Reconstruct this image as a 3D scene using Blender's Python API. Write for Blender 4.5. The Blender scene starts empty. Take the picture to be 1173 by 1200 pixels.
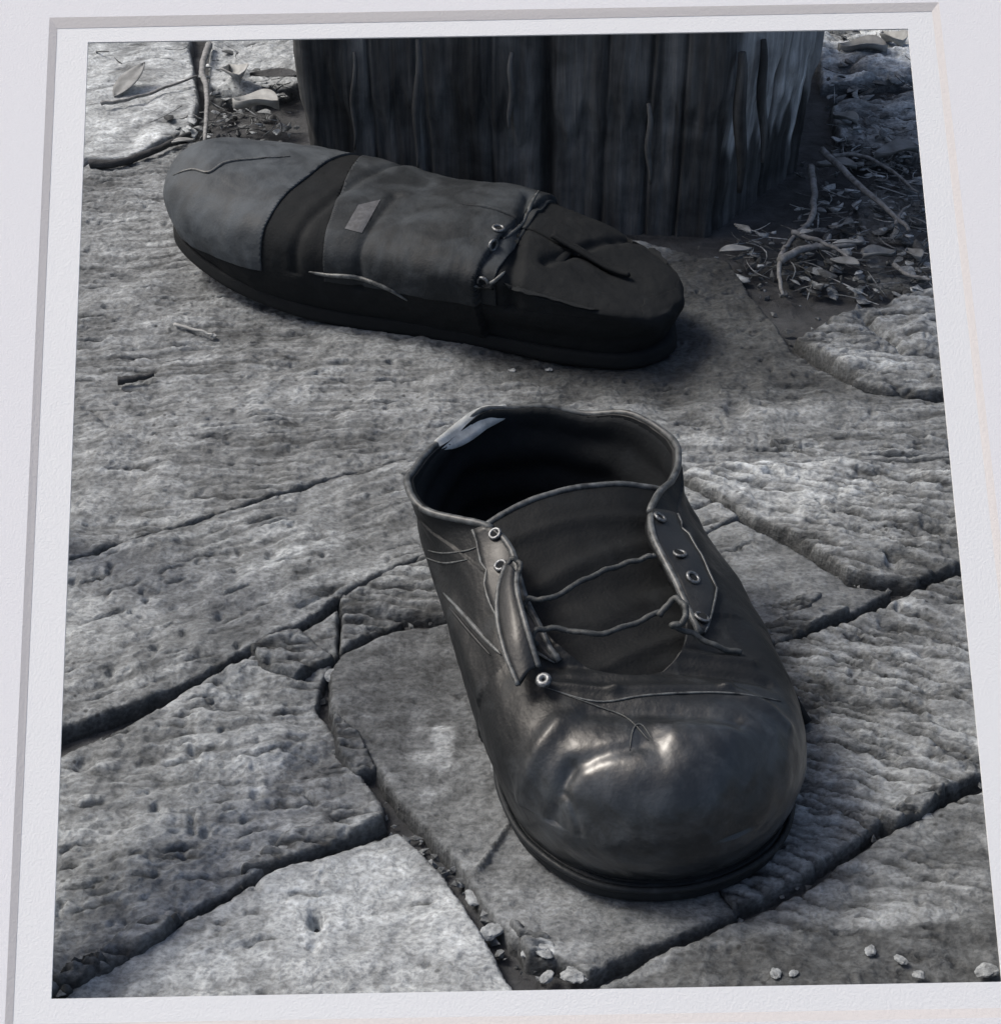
import bpy, bmesh, math, random
import numpy as np
from mathutils import Vector, Matrix

random.seed(7)
S = bpy.context.scene
C = S.collection
R = math.radians

# ------------------------------------------------------------------ camera, world, sun, exposure
CAM_H, PITCH, FPX, PW, PH = 0.492, 34.0, 2200.0, 1173.0, 1200.0
cam_d = bpy.data.cameras.new('camera')
cam_d.sensor_fit = 'HORIZONTAL'; cam_d.sensor_width = 36.0
cam_d.lens = 36.0 * FPX / PW
cam_d.clip_start = 0.01; cam_d.clip_end = 500
cam = bpy.data.objects.new('camera', cam_d); C.objects.link(cam)
cam.location = (0, 0, CAM_H); cam.rotation_euler = (R(90 - PITCH), 0, 0)
S.camera = cam

SUN_EL, SUN_AZ = 52.0, -70.0        # azimuth from +Y, negative = to the left
w = bpy.data.worlds.new('World'); S.world = w; w.use_nodes = True
nt = w.node_tree; nt.nodes.clear()
wo = nt.nodes.new('ShaderNodeOutputWorld'); bg = nt.nodes.new('ShaderNodeBackground')
sky = nt.nodes.new('ShaderNodeTexSky'); sky.sky_type = 'NISHITA'; sky.sun_disc = False
sky.sun_elevation = R(SUN_EL); sky.sun_rotation = R(SUN_AZ)
sky.air_density = 1.0; sky.dust_density = 6.0; sky.ozone_density = 1.0
bg.inputs['Strength'].default_value = 0.12
nt.links.new(sky.outputs[0], bg.inputs[0]); nt.links.new(bg.outputs[0], wo.inputs[0])

sd_ = bpy.data.lights.new('sun', 'SUN'); sd_.energy = 2.2; sd_.angle = R(18); sd_.color = (1, 0.95, 0.88)
sun = bpy.data.objects.new('sun', sd_); C.objects.link(sun)
sv = Vector((math.sin(R(SUN_AZ)) * math.cos(R(SUN_EL)), math.cos(R(SUN_AZ)) * math.cos(R(SUN_EL)), math.sin(R(SUN_EL))))
sun.rotation_euler = sv.to_track_quat('Z', 'Y').to_euler(); sun.location = sv * 5

S.view_settings.view_transform = 'Standard'; S.view_settings.look = 'None'
S.view_settings.gamma = 1.0; S.view_settings.use_curve_mapping = False
S.view_settings.exposure = 0.15

# ------------------------------------------------------------------ helpers
cp, sp = math.cos(R(PITCH)), math.sin(R(PITCH))
def ray(px, py):
    a = (px - PW / 2) / FPX; b = (py - PH / 2) / FPX
    return np.array([a, cp - b * sp, -sp - b * cp])
def G(px, py, z=0.0):               # a point of the ground (or of a level z) seen at that place of the photo
    d = ray(px, py); t = (z - CAM_H) / d[2]
    return np.array([d[0] * t, d[1] * t, z])
def AT(px, py, y):                  # a point at distance y
    d = ray(px, py); t = y / d[1]
    return np.array([d[0] * t, y, CAM_H + d[2] * t])

def tag(o, label=None, cat=None, group=None, kind=None):
    if label: o['label'] = label
    if cat: o['category'] = cat
    if group: o['group'] = group
    if kind: o['kind'] = kind
    return o
def link(name, me, mat, parent=None):
    o = bpy.data.objects.new(name, me); C.objects.link(o)
    for m in (mat if isinstance(mat, (list, tuple)) else [mat]): me.materials.append(m)
    if parent: o.parent = parent
    return o
def empty(name, loc=(0, 0, 0), rz=0.0):
    o = bpy.data.objects.new(name, None); C.objects.link(o); o.empty_display_size = .02
    o.location = loc; o.rotation_euler = (0, 0, rz); return o
def mesh_np(name, v, quads, smooth=True):
    me = bpy.data.meshes.new(name)
    v = np.ascontiguousarray(v, dtype=np.float32); q = np.ascontiguousarray(quads, dtype=np.int32)
    me.vertices.add(len(v)); me.vertices.foreach_set('co', v.ravel())
    k = q.shape[1]
    me.loops.add(q.size); me.loops.foreach_set('vertex_index', q.ravel())
    me.polygons.add(len(q))
    me.polygons.foreach_set('loop_start', np.arange(0, q.size, k, dtype=np.int32))
    me.polygons.foreach_set('loop_total', np.full(len(q), k, dtype=np.int32))
    me.polygons.foreach_set('use_smooth', np.full(len(q), smooth, dtype=bool))
    me.update(calc_edges=True); return me
def grid_quads(nu, nv, closed_u=False):
    q = []
    for i in range(nu if closed_u else nu - 1):
        for j in range(nv - 1):
            a = i * nv + j; b = ((i + 1) % nu) * nv + j
            q.append((a, b, b + 1, a + 1))
    return q

# gradient noise
_rng = np.random.RandomState(11)
_perm = _rng.permutation(512).astype(np.int64); _perm = np.concatenate([_perm, _perm])
_ang = _rng.rand(512) * 2 * np.pi
def perlin(x, y):
    xi = np.floor(x).astype(np.int64); yi = np.floor(y).astype(np.int64)
    xf = x - xi; yf = y - yi
    u = xf ** 3 * (xf * (xf * 6 - 15) + 10); v = yf ** 3 * (yf * (yf * 6 - 15) + 10)
    def g(ix, iy, dx, dy):
        h = _perm[(_perm[ix & 511] + iy) & 511]
        return np.cos(_ang[h]) * dx + np.sin(_ang[h]) * dy
    n00 = g(xi, yi, xf, yf); n10 = g(xi + 1, yi, xf - 1, yf)
    n01 = g(xi, yi + 1, xf, yf - 1); n11 = g(xi + 1, yi + 1, xf - 1, yf - 1)
    return ((n00 * (1 - u) + n10 * u) * (1 - v) + (n01 * (1 - u) + n11 * u) * v) * 1.4
def fbm(x, y, f, octs=4, gain=.5):
    r = 0; a = 1; s = 0
    for i in range(octs):
        r = r + a * perlin(x * f + 17.3 * i, y * f - 9.1 * i); s += a; a *= gain; f *= 2.03
    return r / s
def ridged(x, y, f, octs=3):
    r = 0; a = 1; s = 0
    for i in range(octs):
        r = r + a * (1 - 2 * np.abs(perlin(x * f + 31.7 * i, y * f + 5.3 * i))); s += a; a *= .5; f *= 2.1
    return r / s
def catmull(pts, n, closed=False):
    P = np.array(pts, float); m = len(P); out = []
    segs = m if closed else m - 1
    for i in range(segs):
        if closed: p0, p1, p2, p3 = P[(i - 1) % m], P[i], P[(i + 1) % m], P[(i + 2) % m]
        else: p0, p1, p2, p3 = P[max(i - 1, 0)], P[i], P[i + 1], P[min(i + 2, m - 1)]
        for k in range(n):
            t = k / n
            out.append(.5 * ((2 * p1) + (-p0 + p2) * t + (2 * p0 - 5 * p1 + 4 * p2 - p3) * t * t + (-p0 + 3 * p1 - 3 * p2 + p3) * t ** 3))
    if not closed: out.append(P[-1])
    return np.array(out)
def tube_mesh(name, pts, rad, sides=8, closed=False, taper=None):
    P = np.array(pts, float); n = len(P); V = []
    up = Vector((0, 0, 1)); prev = None
    for i in range(n):
        a = P[(i - 1) % n] if (closed or i > 0) else P[i]; b = P[(i + 1) % n] if (closed or i < n - 1) else P[i]
        t = Vector(b - a).normalized()
        if prev is None: nrm = t.orthogonal().normalized()
        else: nrm = (prev - t * prev.dot(t)).normalized()
        prev = nrm; bn = t.cross(nrm)
        r = rad if taper is None else rad * taper[i]
        for k in range(sides):
            a_ = 2 * math.pi * k / sides
            V.append(np.array(P[i]) + r * (math.cos(a_) * np.array(nrm) + math.sin(a_) * np.array(bn)))
    q = []
    for i in range(n if closed else n - 1):
        for k in range(sides):
            q.append((i * sides + k, i * sides + (k + 1) % sides, ((i + 1) % n) * sides + (k + 1) % sides, ((i + 1) % n) * sides + k))
    me = mesh_np(name, V, q)
    if not closed:
        bm = bmesh.new(); bm.from_mesh(me)
        bmesh.ops.holes_fill(bm, edges=[e for e in bm.edges if e.is_boundary], sides=0)
        bmesh.ops.recalc_face_normals(bm, faces=bm.faces); bm.to_mesh(me); bm.free()
    return me

# ------------------------------------------------------------------ materials
def mat(name):
    m = bpy.data.materials.new(name); m.use_nodes = True
    n = m.node_tree; b = n.nodes['Principled BSDF']; return m, n, b
def N(n, t, **k):
    o = n.nodes.new(t)
    for a, v in k.items(): setattr(o, a, v)
    return o
def noise(n, scale, detail=6, rough=.6, dist=0.0, vec=None):
    o = N(n, 'ShaderNodeTexNoise'); o.inputs['Scale'].default_value = scale
    o.inputs['Detail'].default_value = detail; o.inputs['Roughness'].default_value = rough
    o.inputs['Distortion'].default_value = dist
    if vec is not None: n.links.new(vec, o.inputs['Vector'])
    return o
def ramp(n, src, stops):
    o = N(n, 'ShaderNodeValToRGB'); e = o.color_ramp.elements
    while len(e) < len(stops): e.new(.5)
    for i, (p, c) in enumerate(stops):
        e[i].position = p; e[i].color = (c[0], c[1], c[2], 1) if isinstance(c, tuple) else (c, c, c, 1)
    n.links.new(src, o.inputs[0]); return o
def mixc(n, a, b, f, mode='MIX'):
    o = N(n, 'ShaderNodeMix', data_type='RGBA', blend_type=mode)
    if isinstance(f, float): o.inputs[0].default_value = f
    else: n.links.new(f, o.inputs[0])
    for i, s in ((6, a), (7, b)):
        if isinstance(s, tuple): o.inputs[i].default_value = (*s, 1)
        else: n.links.new(s, o.inputs[i])
    return o.outputs[2]
def bump(n, b, src, strength, dist, prev=None):
    o = N(n, 'ShaderNodeBump'); o.inputs['Strength'].default_value = strength; o.inputs['Distance'].default_value = dist
    n.links.new(src, o.inputs['Height'])
    if prev is not None: n.links.new(prev.outputs[0], o.inputs['Normal'])
    n.links.new(o.outputs[0], b.inputs['Normal']); return o

def stone_mat(name, lo, hi, tint=(.93, 1.0, 1.05)):
    m, n, b = mat(name)
    tc = N(n, 'ShaderNodeTexCoord'); mp = N(n, 'ShaderNodeMapping'); mp.inputs['Scale'].default_value = (.75, 1, 1); mp.inputs['Rotation'].default_value = (0, 0, .2)
    n.links.new(tc.outputs['Object'], mp.inputs[0]); v = mp.outputs[0]
    vo = N(n, 'ShaderNodeTexVoronoi'); vo.inputs['Scale'].default_value = 170; vo.inputs['Randomness'].default_value = 1; n.links.new(tc.outputs['Object'], vo.inputs['Vector'])
    pit = ramp(n, vo.outputs['Distance'], [(.10, .35), (.22, 1.0)])
    at = N(n, 'ShaderNodeAttribute', attribute_name='tone')
    n1 = noise(n, 150, 8, .62, .3, v); n2 = noise(n, 600, 5, .65, 0, v); n3 = noise(n, 24, 5, .6, 1.0, v)
    c = lambda x: tuple(x * t for t in tint)
    r1 = ramp(n, n1.outputs[0], [(.32, c(lo)), (.5, c((lo + hi) / 2)), (.68, c(hi))])
    r3 = ramp(n, n3.outputs[0], [(.35, .72), (.65, 1.2)])
    r2 = ramp(n, n2.outputs[0], [(.38, .45), (.52, 1.0), (.64, 1.35)])
    col = mixc(n, r1.outputs[0], r3.outputs[0], 1.0, 'MULTIPLY')
    col = mixc(n, col, r2.outputs[0], .6, 'MULTIPLY')
    n0 = noise(n, 14, 3, .5, 0, tc.outputs['Object']); pm = ramp(n, n0.outputs[0], [(.5, 0.0), (.6, 1.0)])
    col = mixc(n, col, pit.outputs[0], pm.outputs[0], 'MULTIPLY')
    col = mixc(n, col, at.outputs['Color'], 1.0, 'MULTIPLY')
    n.links.new(col, b.inputs['Base Color'])
    b.inputs['Roughness'].default_value = .78; b.inputs['Specular IOR Level'].default_value = .3
    b1 = bump(n, b, n1.outputs[0], .6, .0010)
    b2 = bump(n, b, n2.outputs[0], .9, .0009, b1)
    return m
M_stone = stone_mat('weathered_stone', .20, .37)
M_stone_l = stone_mat('pale_stone', .28, .46)
M_stone_d = stone_mat('dark_stone', .09, .22)
M_chip = stone_mat('pale_chip', .26, .46)

def soil_mat():
    m, n, b = mat('dark_soil')
    v = N(n, 'ShaderNodeTexCoord').outputs['Object']
    n1 = noise(n, 60, 8, .7, .4, v); n2 = noise(n, 300, 5, .6, 0, v)
    r1 = ramp(n, n1.outputs[0], [(.3, (.018, .019, .021)), (.7, (.085, .09, .097))])
    n.links.new(r1.outputs[0], b.inputs['Base Color']); b.inputs['Roughness'].default_value = .95
    b1 = bump(n, b, n1.outputs[0], .8, .004); bump(n, b, n2.outputs[0], .6, .001, b1)
    return m
M_soil = soil_mat()

def leather(name, base, rough_lo, rough_hi, worn=.06, coat=.3, scale=60, wlo=.55, whi=.75, toe=None):
    m, n, b = mat(name)
    v = N(n, 'ShaderNodeTexCoord').outputs['Object']
    n1 = noise(n, scale, 7, .6, .5, v); n2 = noise(n, 900, 3, .5, 0, v)
    vo = N(n, 'ShaderNodeTexVoronoi'); vo.inputs['Scale'].default_value = 700; n.links.new(v, vo.inputs['Vector'])
    c = lambda x: (x * .86, x, x * 1.14)
    r = ramp(n, n1.outputs[0], [(wlo, c(base)), (whi, c(worn))])
    n.links.new(r.outputs[0], b.inputs['Base Color'])
    rr = ramp(n, n1.outputs[0], [(.35, rough_lo), (.7, rough_hi)])
    n.links.new(rr.outputs[0], b.inputs['Roughness']); b.inputs['Specular IOR Level'].default_value = .5 if coat > .15 else .2
    if toe:                      # polished and scuffed towards the toe, y runs heel to toe
        sx = N(n, 'ShaderNodeSeparateXYZ'); n.links.new(v, sx.inputs[0]); mr = N(n, 'ShaderNodeMapRange')
        n.links.new(sx.outputs['Y'], mr.inputs['Value']); mr.inputs['From Min'].default_value = toe[0]; mr.inputs['From Max'].default_value = toe[1]
        n5 = noise(n, 75, 8, .68, .5, v); r5 = ramp(n, n5.outputs[0], [(.42, c(base * 1.6)), (.52, c(worn)), (.66, c(worn * 1.8))])
        n.links.new(mixc(n, r.outputs[0], r5.outputs[0], mr.outputs[0]), b.inputs['Base Color'])
        r6 = ramp(n, n5.outputs[0], [(.4, .34), (.65, .5)])
        n.links.new(mixc(n, rr.outputs[0], r6.outputs[0], mr.outputs[0]), b.inputs['Roughness'])
        mc = N(n, 'ShaderNodeMath', operation='MULTIPLY'); n.links.new(mr.outputs[0], mc.inputs[0]); mc.inputs[1].default_value = coat
        n.links.new(mc.outputs[0], b.inputs['Coat Weight']); b.inputs['Specular IOR Level'].default_value = .3
    else: b.inputs['Coat Weight'].default_value = coat
    b.inputs['Coat Roughness'].default_value = .28
    b1 = bump(n, b, vo.outputs[0], .2, .0004); n9 = noise(n, 260, 6, .7, .3, v); b3 = bump(n, b, n9.outputs[0], .35, .0005, b1); bump(n, b, n1.outputs[0], .4, .0010, b3)
    return m
M_leather = leather('black_leather', .011, .42, .65, .022, .2, toe=None)
M_boot = leather('boot_leather', .011, .42, .65, .030, .85, toe=(.178, .205))
M_shiny = leather('shiny_toe_leather', .016, .22, .5, .07, .6, 45, .45, .7)
M_tongue = leather('tongue_leather', .010, .6, .8, .017, .0)
M_leather_old = leather('dull_worn_leather', .024, .6, .8, .07, .0, 40, .42, .75)
M_quarter = leather('dark_dull_leather', .013, .8, .95, .020, .0)
M_lining = leather('shoe_lining', .016, .85, .95, .024, 0)
M_rubber = leather('sole_rubber', .02, .45, .7, .06, .0, 80)
M_cap = leather('scuffed_toe_leather', .05, .55, .75, .11, .0, 50, .4, .75)
def simple(name, c, rough=.5, metal=0.0, nz=200, var=.3):
    m, n, b = mat(name)
    v = N(n, 'ShaderNodeTexCoord').outputs['Object']; n1 = noise(n, nz, 5, .6, 0, v)
    r = ramp(n, n1.outputs[0], [(.3, tuple(x * (1 - var) for x in c)), (.7, tuple(x * (1 + var) for x in c))])
    n.links.new(r.outputs[0], b.inputs['Base Color']); b.inputs['Roughness'].default_value = rough
    b.inputs['Metallic'].default_value = metal; bump(n, b, n1.outputs[0], .3, .0006); return m
M_metal = simple('tarnished_metal', (.20, .21, .22), .5, .85, 900, .7)
M_binding = simple('worn_leather_edge', (.085, .092, .095), .45, 0, 260, .8)
M_mat = simple('white_mat_board', (.80, .81, .84), .9, 0, 1500, .02)
M_core = simple('mat_board_core', (.66, .64, .635), .9, 0, 900, .02)
M_paper = simple('print_paper', (.80, .82, .84), .7, 0, 1200, .012)
M_twig = simple('dry_twig', (.20, .205, .21), .8, 0, 250, .5)
M_leaf = simple('dry_leaf', (.20, .21, .215), .75, 0, 120, .4)
M_leaf_l = simple('pale_dry_leaf', (.30, .31, .31), .7, 0, 120, .3)
M_tear = simple('torn_pale_lining', (.55, .57, .56), .8, 0, 200, .3)
M_lace = simple('old_bootlace', (.045, .05, .052), .6, 0, 500, .6)
M_patch = simple('scuffed_label_leather', (.085, .09, .10), .6, 0, 300, .4)

def wood_mat(name='weathered_wood', toned=False):
    m, n, b = mat(name)
    tc = N(n, 'ShaderNodeTexCoord'); mp = N(n, 'ShaderNodeMapping'); mp.inputs['Scale'].default_value = (1, 1, .07)
    n.links.new(tc.outputs['Object'], mp.inputs[0])
    n1 = noise(n, 140, 8, .65, .4, mp.outputs[0]); n2 = noise(n, 30, 5, .6, .3, mp.outputs[0])
    n4 = noise(n, 30, 5, .6, .5, tc.outputs['Object'])
    r1 = ramp(n, n1.outputs[0], [(.3, (.05, .053, .056)), (.55, (.14, .147, .152)), (.75, (.25, .26, .265))])
    r2 = ramp(n, n2.outputs[0], [(.35, .45), (.65, 1.25)])
    r4 = ramp(n, n4.outputs[0], [(.35, .6), (.65, 1.15)])
    c = mixc(n, r1.outputs[0], r2.outputs[0], 1.0, 'MULTIPLY'); c = mixc(n, c, r4.outputs[0], 1.0, 'MULTIPLY')
    if toned:
        at = N(n, 'ShaderNodeAttribute', attribute_name='tone'); c = mixc(n, c, at.outputs['Color'], 1.0, 'MULTIPLY')
    n.links.new(c, b.inputs['Base Color']); b.inputs['Roughness'].default_value = .9
    b.inputs['Specular IOR Level'].default_value = .2
    bump(n, b, n1.outputs[0], .7, .002); return m
M_wood = wood_mat()
M_timber = wood_mat('weathered_post_wood', True)

# ------------------------------------------------------------------ ground
def ground():
    n = 260
    # graded sheet: fine near the stones, coarse to the horizon
    t = np.linspace(-1, 1, n); ax = np.sign(t) * (np.abs(t) * .9 + np.abs(t) ** 9 * 120)
    X, Y = np.meshgrid(ax, ax + .9, indexing='ij')
    near = np.exp(-((X) ** 2 + (Y - .9) ** 2) / 2.0)
    Z = -.0070 + .0016 * fbm(X, Y, 25, 4) * near
    V = np.stack([X.ravel(), Y.ravel(), Z.ravel()], 1)
    o = link('ground', mesh_np('ground', V, grid_quads(n, n)), M_soil); tag(o, kind='structure')
ground()

paving = empty('stone_paving', (0, .8, 0)); tag(paving, kind='structure')
PITS = [(370, 1080, 8, .008), (130, 664, 4, .003), (128, 671, 3, .003), (119, 678, 3, .003), (86, 682, 5, .003), (167, 697, 3, .003),
        (172, 706, 3, .003), (258, 724, 5, .003), (154, 718, 3, .003), (183, 764, 6, .0035), (98, 890, 12, .004),
        (182, 945, 5, .003), (240, 975, 6, .004), (1045, 662, 9, .005), (862, 482, 14, .004), (130, 790, 5, .003),
        (318, 652, 6, .003), (226, 880, 7, .002), (368, 1110, 6, .002), (180, 435, 5, .002), (400, 960, 6, .003),
        (215, 1000, 5, .003), (300, 930, 7, .003), (1080, 770, 6, .002)]
LICHEN = [(505, 880, 26, 1.7), (520, 860, 16, 1.7), (490, 850, 13, 1.5), (500, 935, 10, 1.5), (520, 922, 7, 1.5), (590, 895, 12, 1.6),
          (640, 1113, 9, 1.8), (220, 875, 24, 1.3), (330, 640, 30, 1.25), (300, 900, 30, 1.2), (470, 260, 40, .9),
          (960, 560, 60, 1.25), (1060, 590, 60, 1.2), (190, 530, 60, 1.1), (240, 230, 50, 1.15), (150, 260, 60, 1.25),
          (880, 560, 26, 1.35), (540, 1010, 14, 1.25), (350, 1060, 120, 1.1)]
# scratches and splits across a stone, in photo places: points, half width px, depth
CRACKS = [([(402, 711), (450, 716), (536, 726)], 2.5, .004), ([(350, 712), (380, 700), (400, 693)], 2.5, .003),
          ([(89, 652), (120, 645)], 2, .002), ([(160, 640), (241, 640), (262, 632)], 2, .002),
          ([(560, 1020), (585, 985), (600, 965)], 2.5, -.0025), ([(1040, 745), (1075, 752), (1150, 775)], 2, .003),
          ([(870, 611), (900, 622), (925, 633)], 3, -.003), ([(1000, 790), (1060, 800), (1140, 825)], 2, .003),
          ([(985, 818), (1060, 835), (1145, 858)], 3, .004), ([(960, 845), (1010, 870), (1100, 893)], 2.5, .003),
          ([(290, 915), (355, 925), (370, 940)], 2, .003), ([(340, 860), (385, 862)], 2, .002), ([(335, 880), (370, 884)], 2.5, .003),
          ([(180, 950), (225, 952), (226, 975)], 2.5, .003), ([(100, 475), (130, 500), (180, 520)], 3, .002),
          ([(100, 340), (180, 372), (240, 392)], 2, -.0015), ([(300, 420), (350, 445), (400, 430)], 2, .001),
          ([(1010, 370), (1060, 412), (1105, 418)], 5, .006), ([(985, 500), (1080, 512), (1108, 514)], 2, .002),
          ([(800, 527), (900, 527), (960, 523)], 2, .002), ([(790, 541), (870, 541), (930, 533)], 2, .002)]
SHADE_PATCHES = [([(855, 1100), (960, 1085), (1050, 1088), (1140, 1072), (1300, 1060), (1300, 1400), (690, 1400), (700, 1170), (780, 1130)], .45),  # shadow at the lower right, darkened into the stone tone
          ([(560, 360), (900, 260), (930, 400), (1000, 460), (900, 470), (760, 480), (560, 440)], .34), ([(810, 300), (880, 290), (925, 350), (935, 400), (905, 440), (820, 450), (780, 430)], .4), ([(560, 395), (700, 385), (820, 380), (880, 420), (800, 460), (640, 465), (540, 430)], .7),  # shade round the further heel and the post foot, painted into the stone
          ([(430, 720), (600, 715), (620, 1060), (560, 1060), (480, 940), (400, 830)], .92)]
def seg_dist(X, Y, P):
    d = np.full(X.shape, 9.0)
    for a, b in zip(P[:-1], P[1:]):
        ab = b - a; L = ab.dot(ab) + 1e-12
        t = np.clip(((X - a[0]) * ab[0] + (Y - a[1]) * ab[1]) / L, 0, 1)
        d = np.minimum(d, np.hypot(X - a[0] - t * ab[0], Y - a[1] - t * ab[1]))
    return d
def poly_sd(X, Y, P):
    P2 = np.vstack([P, P[:1]]); d = seg_dist(X, Y, P2); ins = np.zeros(X.shape, bool)
    for a, b in zip(P2[:-1], P2[1:]):
        c = (a[1] > Y) != (b[1] > Y)
        xx = (b[0] - a[0]) * (Y - a[1]) / (b[1] - a[1] + 1e-15) + a[0]
        ins ^= c & (X < xx)
    return np.where(ins, d, -d)

def stone(poly, z0=0.0, amp=1.0, stri=None, material=None, label=None, step=.00105, edge=.0030, seed=0, tone=1.0, wob=.0022, tilt=(0, 0), lumps=1.0, dashes=(10, .004, .02)):
    P = np.array([G(*p)[:2] for p in poly])
    cen = P.mean(0)
    x0, y0 = P.min(0) - .003; x1, y1 = P.max(0) + .003
    xs = np.arange(x0, x1, step); ys = np.arange(y0, y1, step)
    X, Y = np.meshgrid(xs, ys, indexing='ij'); so = seed * 3.77
    sd = poly_sd(X, Y, P) + wob * (fbm(X + so, Y, 55, 4, .6) + .5 * fbm(X + so, Y, 12, 2)) + .0017
    e = np.clip(sd / edge, 0, 1); rim = 1 - (1 - e) ** 2.4
    Z = z0 + tilt[0] * (X - cen[0]) + tilt[1] * (Y - cen[1]) - .0016 * (1 - rim)
    wall = np.clip((sd + .002) / .0032, 0, 1)
    Z = Z - .016 * (1 - wall) ** 1.3
    h = .0030 * fbm(X + so, Y - so, 16, 3) * lumps + .0009 * fbm(X - so, Y + so, 60, 6, .66) + .0008 * ridged(X + so, Y, 85, 3) - .0022 * np.clip(fbm(X + 4, Y + so, 130, 2) - .38, 0, 1) * 4
    fl = fbm(X + 5 + so, Y, 30, 4)           # flaked terraces
    ff = fl * 6.0; fr_ = ff - np.floor(ff); h = h + .0020 * (np.floor(ff) + np.clip(fr_ * 5, 0, 1)) / 2.5
    ang, sa, fr = stri or (12, .0003, 110)
    ca, sn = math.cos(R(ang)), math.sin(R(ang))
    wrp = .010 * fbm(X, Y, 9, 3) + .0022 * fbm(X, Y, 45, 3)
    A = X * ca + Y * sn; B = -X * sn + Y * ca + wrp
    st = perlin(A * 12 + so, B * fr * .5) + .35 * perlin(A * 30 + 3 + so, B * fr * 1.3)
    n2_ = perlin(A * 26 + so + 7, B * fr * .9 + 3)
    msk = np.clip(.5 + 1.6 * fbm(X + 9, Y + so, 13, 3), 0, 1)
    gr = np.exp(-(st / .20) ** 2) * msk + .7 * np.exp(-(n2_ / .20) ** 2) * np.clip(.35 + 1.8 * fbm(X - 3, Y + so, 17, 3), 0, 1)
    gk = min(1.0, sa / .0012)
    h = h - (.0001 + 1.2 * sa) * gr + sa * .35 * np.clip(st, -1, 1)
    Z = Z + h * amp * np.clip(e * 1.5, .35, 1)
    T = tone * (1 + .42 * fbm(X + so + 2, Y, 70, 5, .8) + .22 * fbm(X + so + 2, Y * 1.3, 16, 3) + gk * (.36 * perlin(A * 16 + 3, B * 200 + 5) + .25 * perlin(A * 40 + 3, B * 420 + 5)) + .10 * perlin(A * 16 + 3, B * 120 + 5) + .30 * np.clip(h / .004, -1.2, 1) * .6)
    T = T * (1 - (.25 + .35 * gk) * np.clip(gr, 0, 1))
    for (px, py, r, dp) in PITS:
        g = G(px, py); rr = r * np.hypot(g[1], CAM_H) / FPX
        if x0 < g[0] < x1 and y0 < g[1] < y1:
            d = np.hypot(X - g[0], (Y - g[1]) * .62) / rr
            k = 1 / (1 + (d / .9) ** 6); Z = Z - dp * k
    for (pts, wpx, dp) in CRACKS:
        Q = np.array([G(*p)[:2] for p in pts]); rr = wpx * np.hypot(Q[0][1], CAM_H) / FPX
        if Q[:, 0].max() > x0 and Q[:, 0].min() < x1 and Q[:, 1].max() > y0 and Q[:, 1].min() < y1:
            d = (seg_dist(X, Y, Q) + .0012 * fbm(X, Y, 120, 3)) / rr
            Z = Z - dp / (1 + np.abs(d) ** 3)
    for (px, py, r, f) in LICHEN:
        g = G(px, py); rr = r * np.hypot(g[1], CAM_H) / FPX
        d = np.hypot(X - g[0], (Y - g[1]) * .62) / rr + .8 * fbm(X, Y, 110, 4)
        k = np.clip((1.15 - d) * 3, 0, 1); T = T * (1 + (f - 1) * k)
    # splits along the layering of the stone
    rs = np.random.RandomState(100 + seed); da = R((stri or (12, 0, 0))[0]); nd, l0, l1 = dashes
    cand = np.argwhere((sd > .001) & (np.abs(X) < .05 + Y * .24) & (Y > .42) & (Y < 1.35))
    for _ in range(nd if len(cand) else 0):
        i, j = cand[rs.randint(len(cand))]; cx, cy = X[i, j], Y[i, j]; L = rs.uniform(l0, l1) ; a_ = da + rs.normal() * .09
        wd = rs.uniform(.0004, .0010) * (.7 + cy * .9); dp = rs.uniform(.0014, .0034); hl = L / 2 + .004
        i0, i1 = max(0, int(i - hl / step)), int(i + hl / step); j0, j1 = max(0, int(j - hl / step)), int(j + hl / step)
        xs_, ys_ = X[i0:i1, j0:j1], Y[i0:i1, j0:j1]
        u = (xs_ - cx) * math.cos(a_) + (ys_ - cy) * math.sin(a_); v = -(xs_ - cx) * math.sin(a_) + (ys_ - cy) * math.cos(a_)
        v = v + .0012 * perlin(u * 160 + cx * 99, u * 0 + cy * 77) + .0004 * perlin(u * 500, u * 0 + 3)
        en = np.clip((L / 2 - np.abs(u)) / (L * .3), 0, 1)
        k = np.exp(-(v / wd) ** 2) * en
        Z[i0:i1, j0:j1] -= dp * k; Z[i0:i1, j0:j1] += .0005 * np.exp(-((v + 2.2 * wd) / (1.4 * wd)) ** 2) * en
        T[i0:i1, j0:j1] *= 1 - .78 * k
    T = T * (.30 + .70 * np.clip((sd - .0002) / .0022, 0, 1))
    for poly2, f in SHADE_PATCHES:
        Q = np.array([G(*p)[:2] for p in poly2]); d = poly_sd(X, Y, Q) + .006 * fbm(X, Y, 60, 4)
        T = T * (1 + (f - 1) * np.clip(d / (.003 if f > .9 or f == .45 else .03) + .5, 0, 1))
    keep = sd > -.0032
    idx = -np.ones(X.shape, np.int64)
    a = keep[:-1, :-1] & keep[1:, :-1] & keep[1:, 1:] & keep[:-1, 1:]
    use = np.zeros(X.shape, bool)
    use[:-1, :-1] |= a; use[1:, :-1] |= a; use[1:, 1:] |= a; use[:-1, 1:] |= a
    idx[use] = np.arange(use.sum())
    I, J = np.nonzero(a)
    q = np.stack([idx[I, J], idx[I + 1, J], idx[I + 1, J + 1], idx[I, J + 1]], 1)
    V = np.stack([X[use], Y[use] - .8, Z[use]], 1)
    me = mesh_np('paving_stone', V, q)
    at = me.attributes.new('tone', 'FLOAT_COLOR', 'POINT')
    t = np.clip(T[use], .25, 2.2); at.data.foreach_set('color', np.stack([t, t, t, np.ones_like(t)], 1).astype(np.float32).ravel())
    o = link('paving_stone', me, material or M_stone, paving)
    if label: o['label'] = label
    return o

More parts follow.
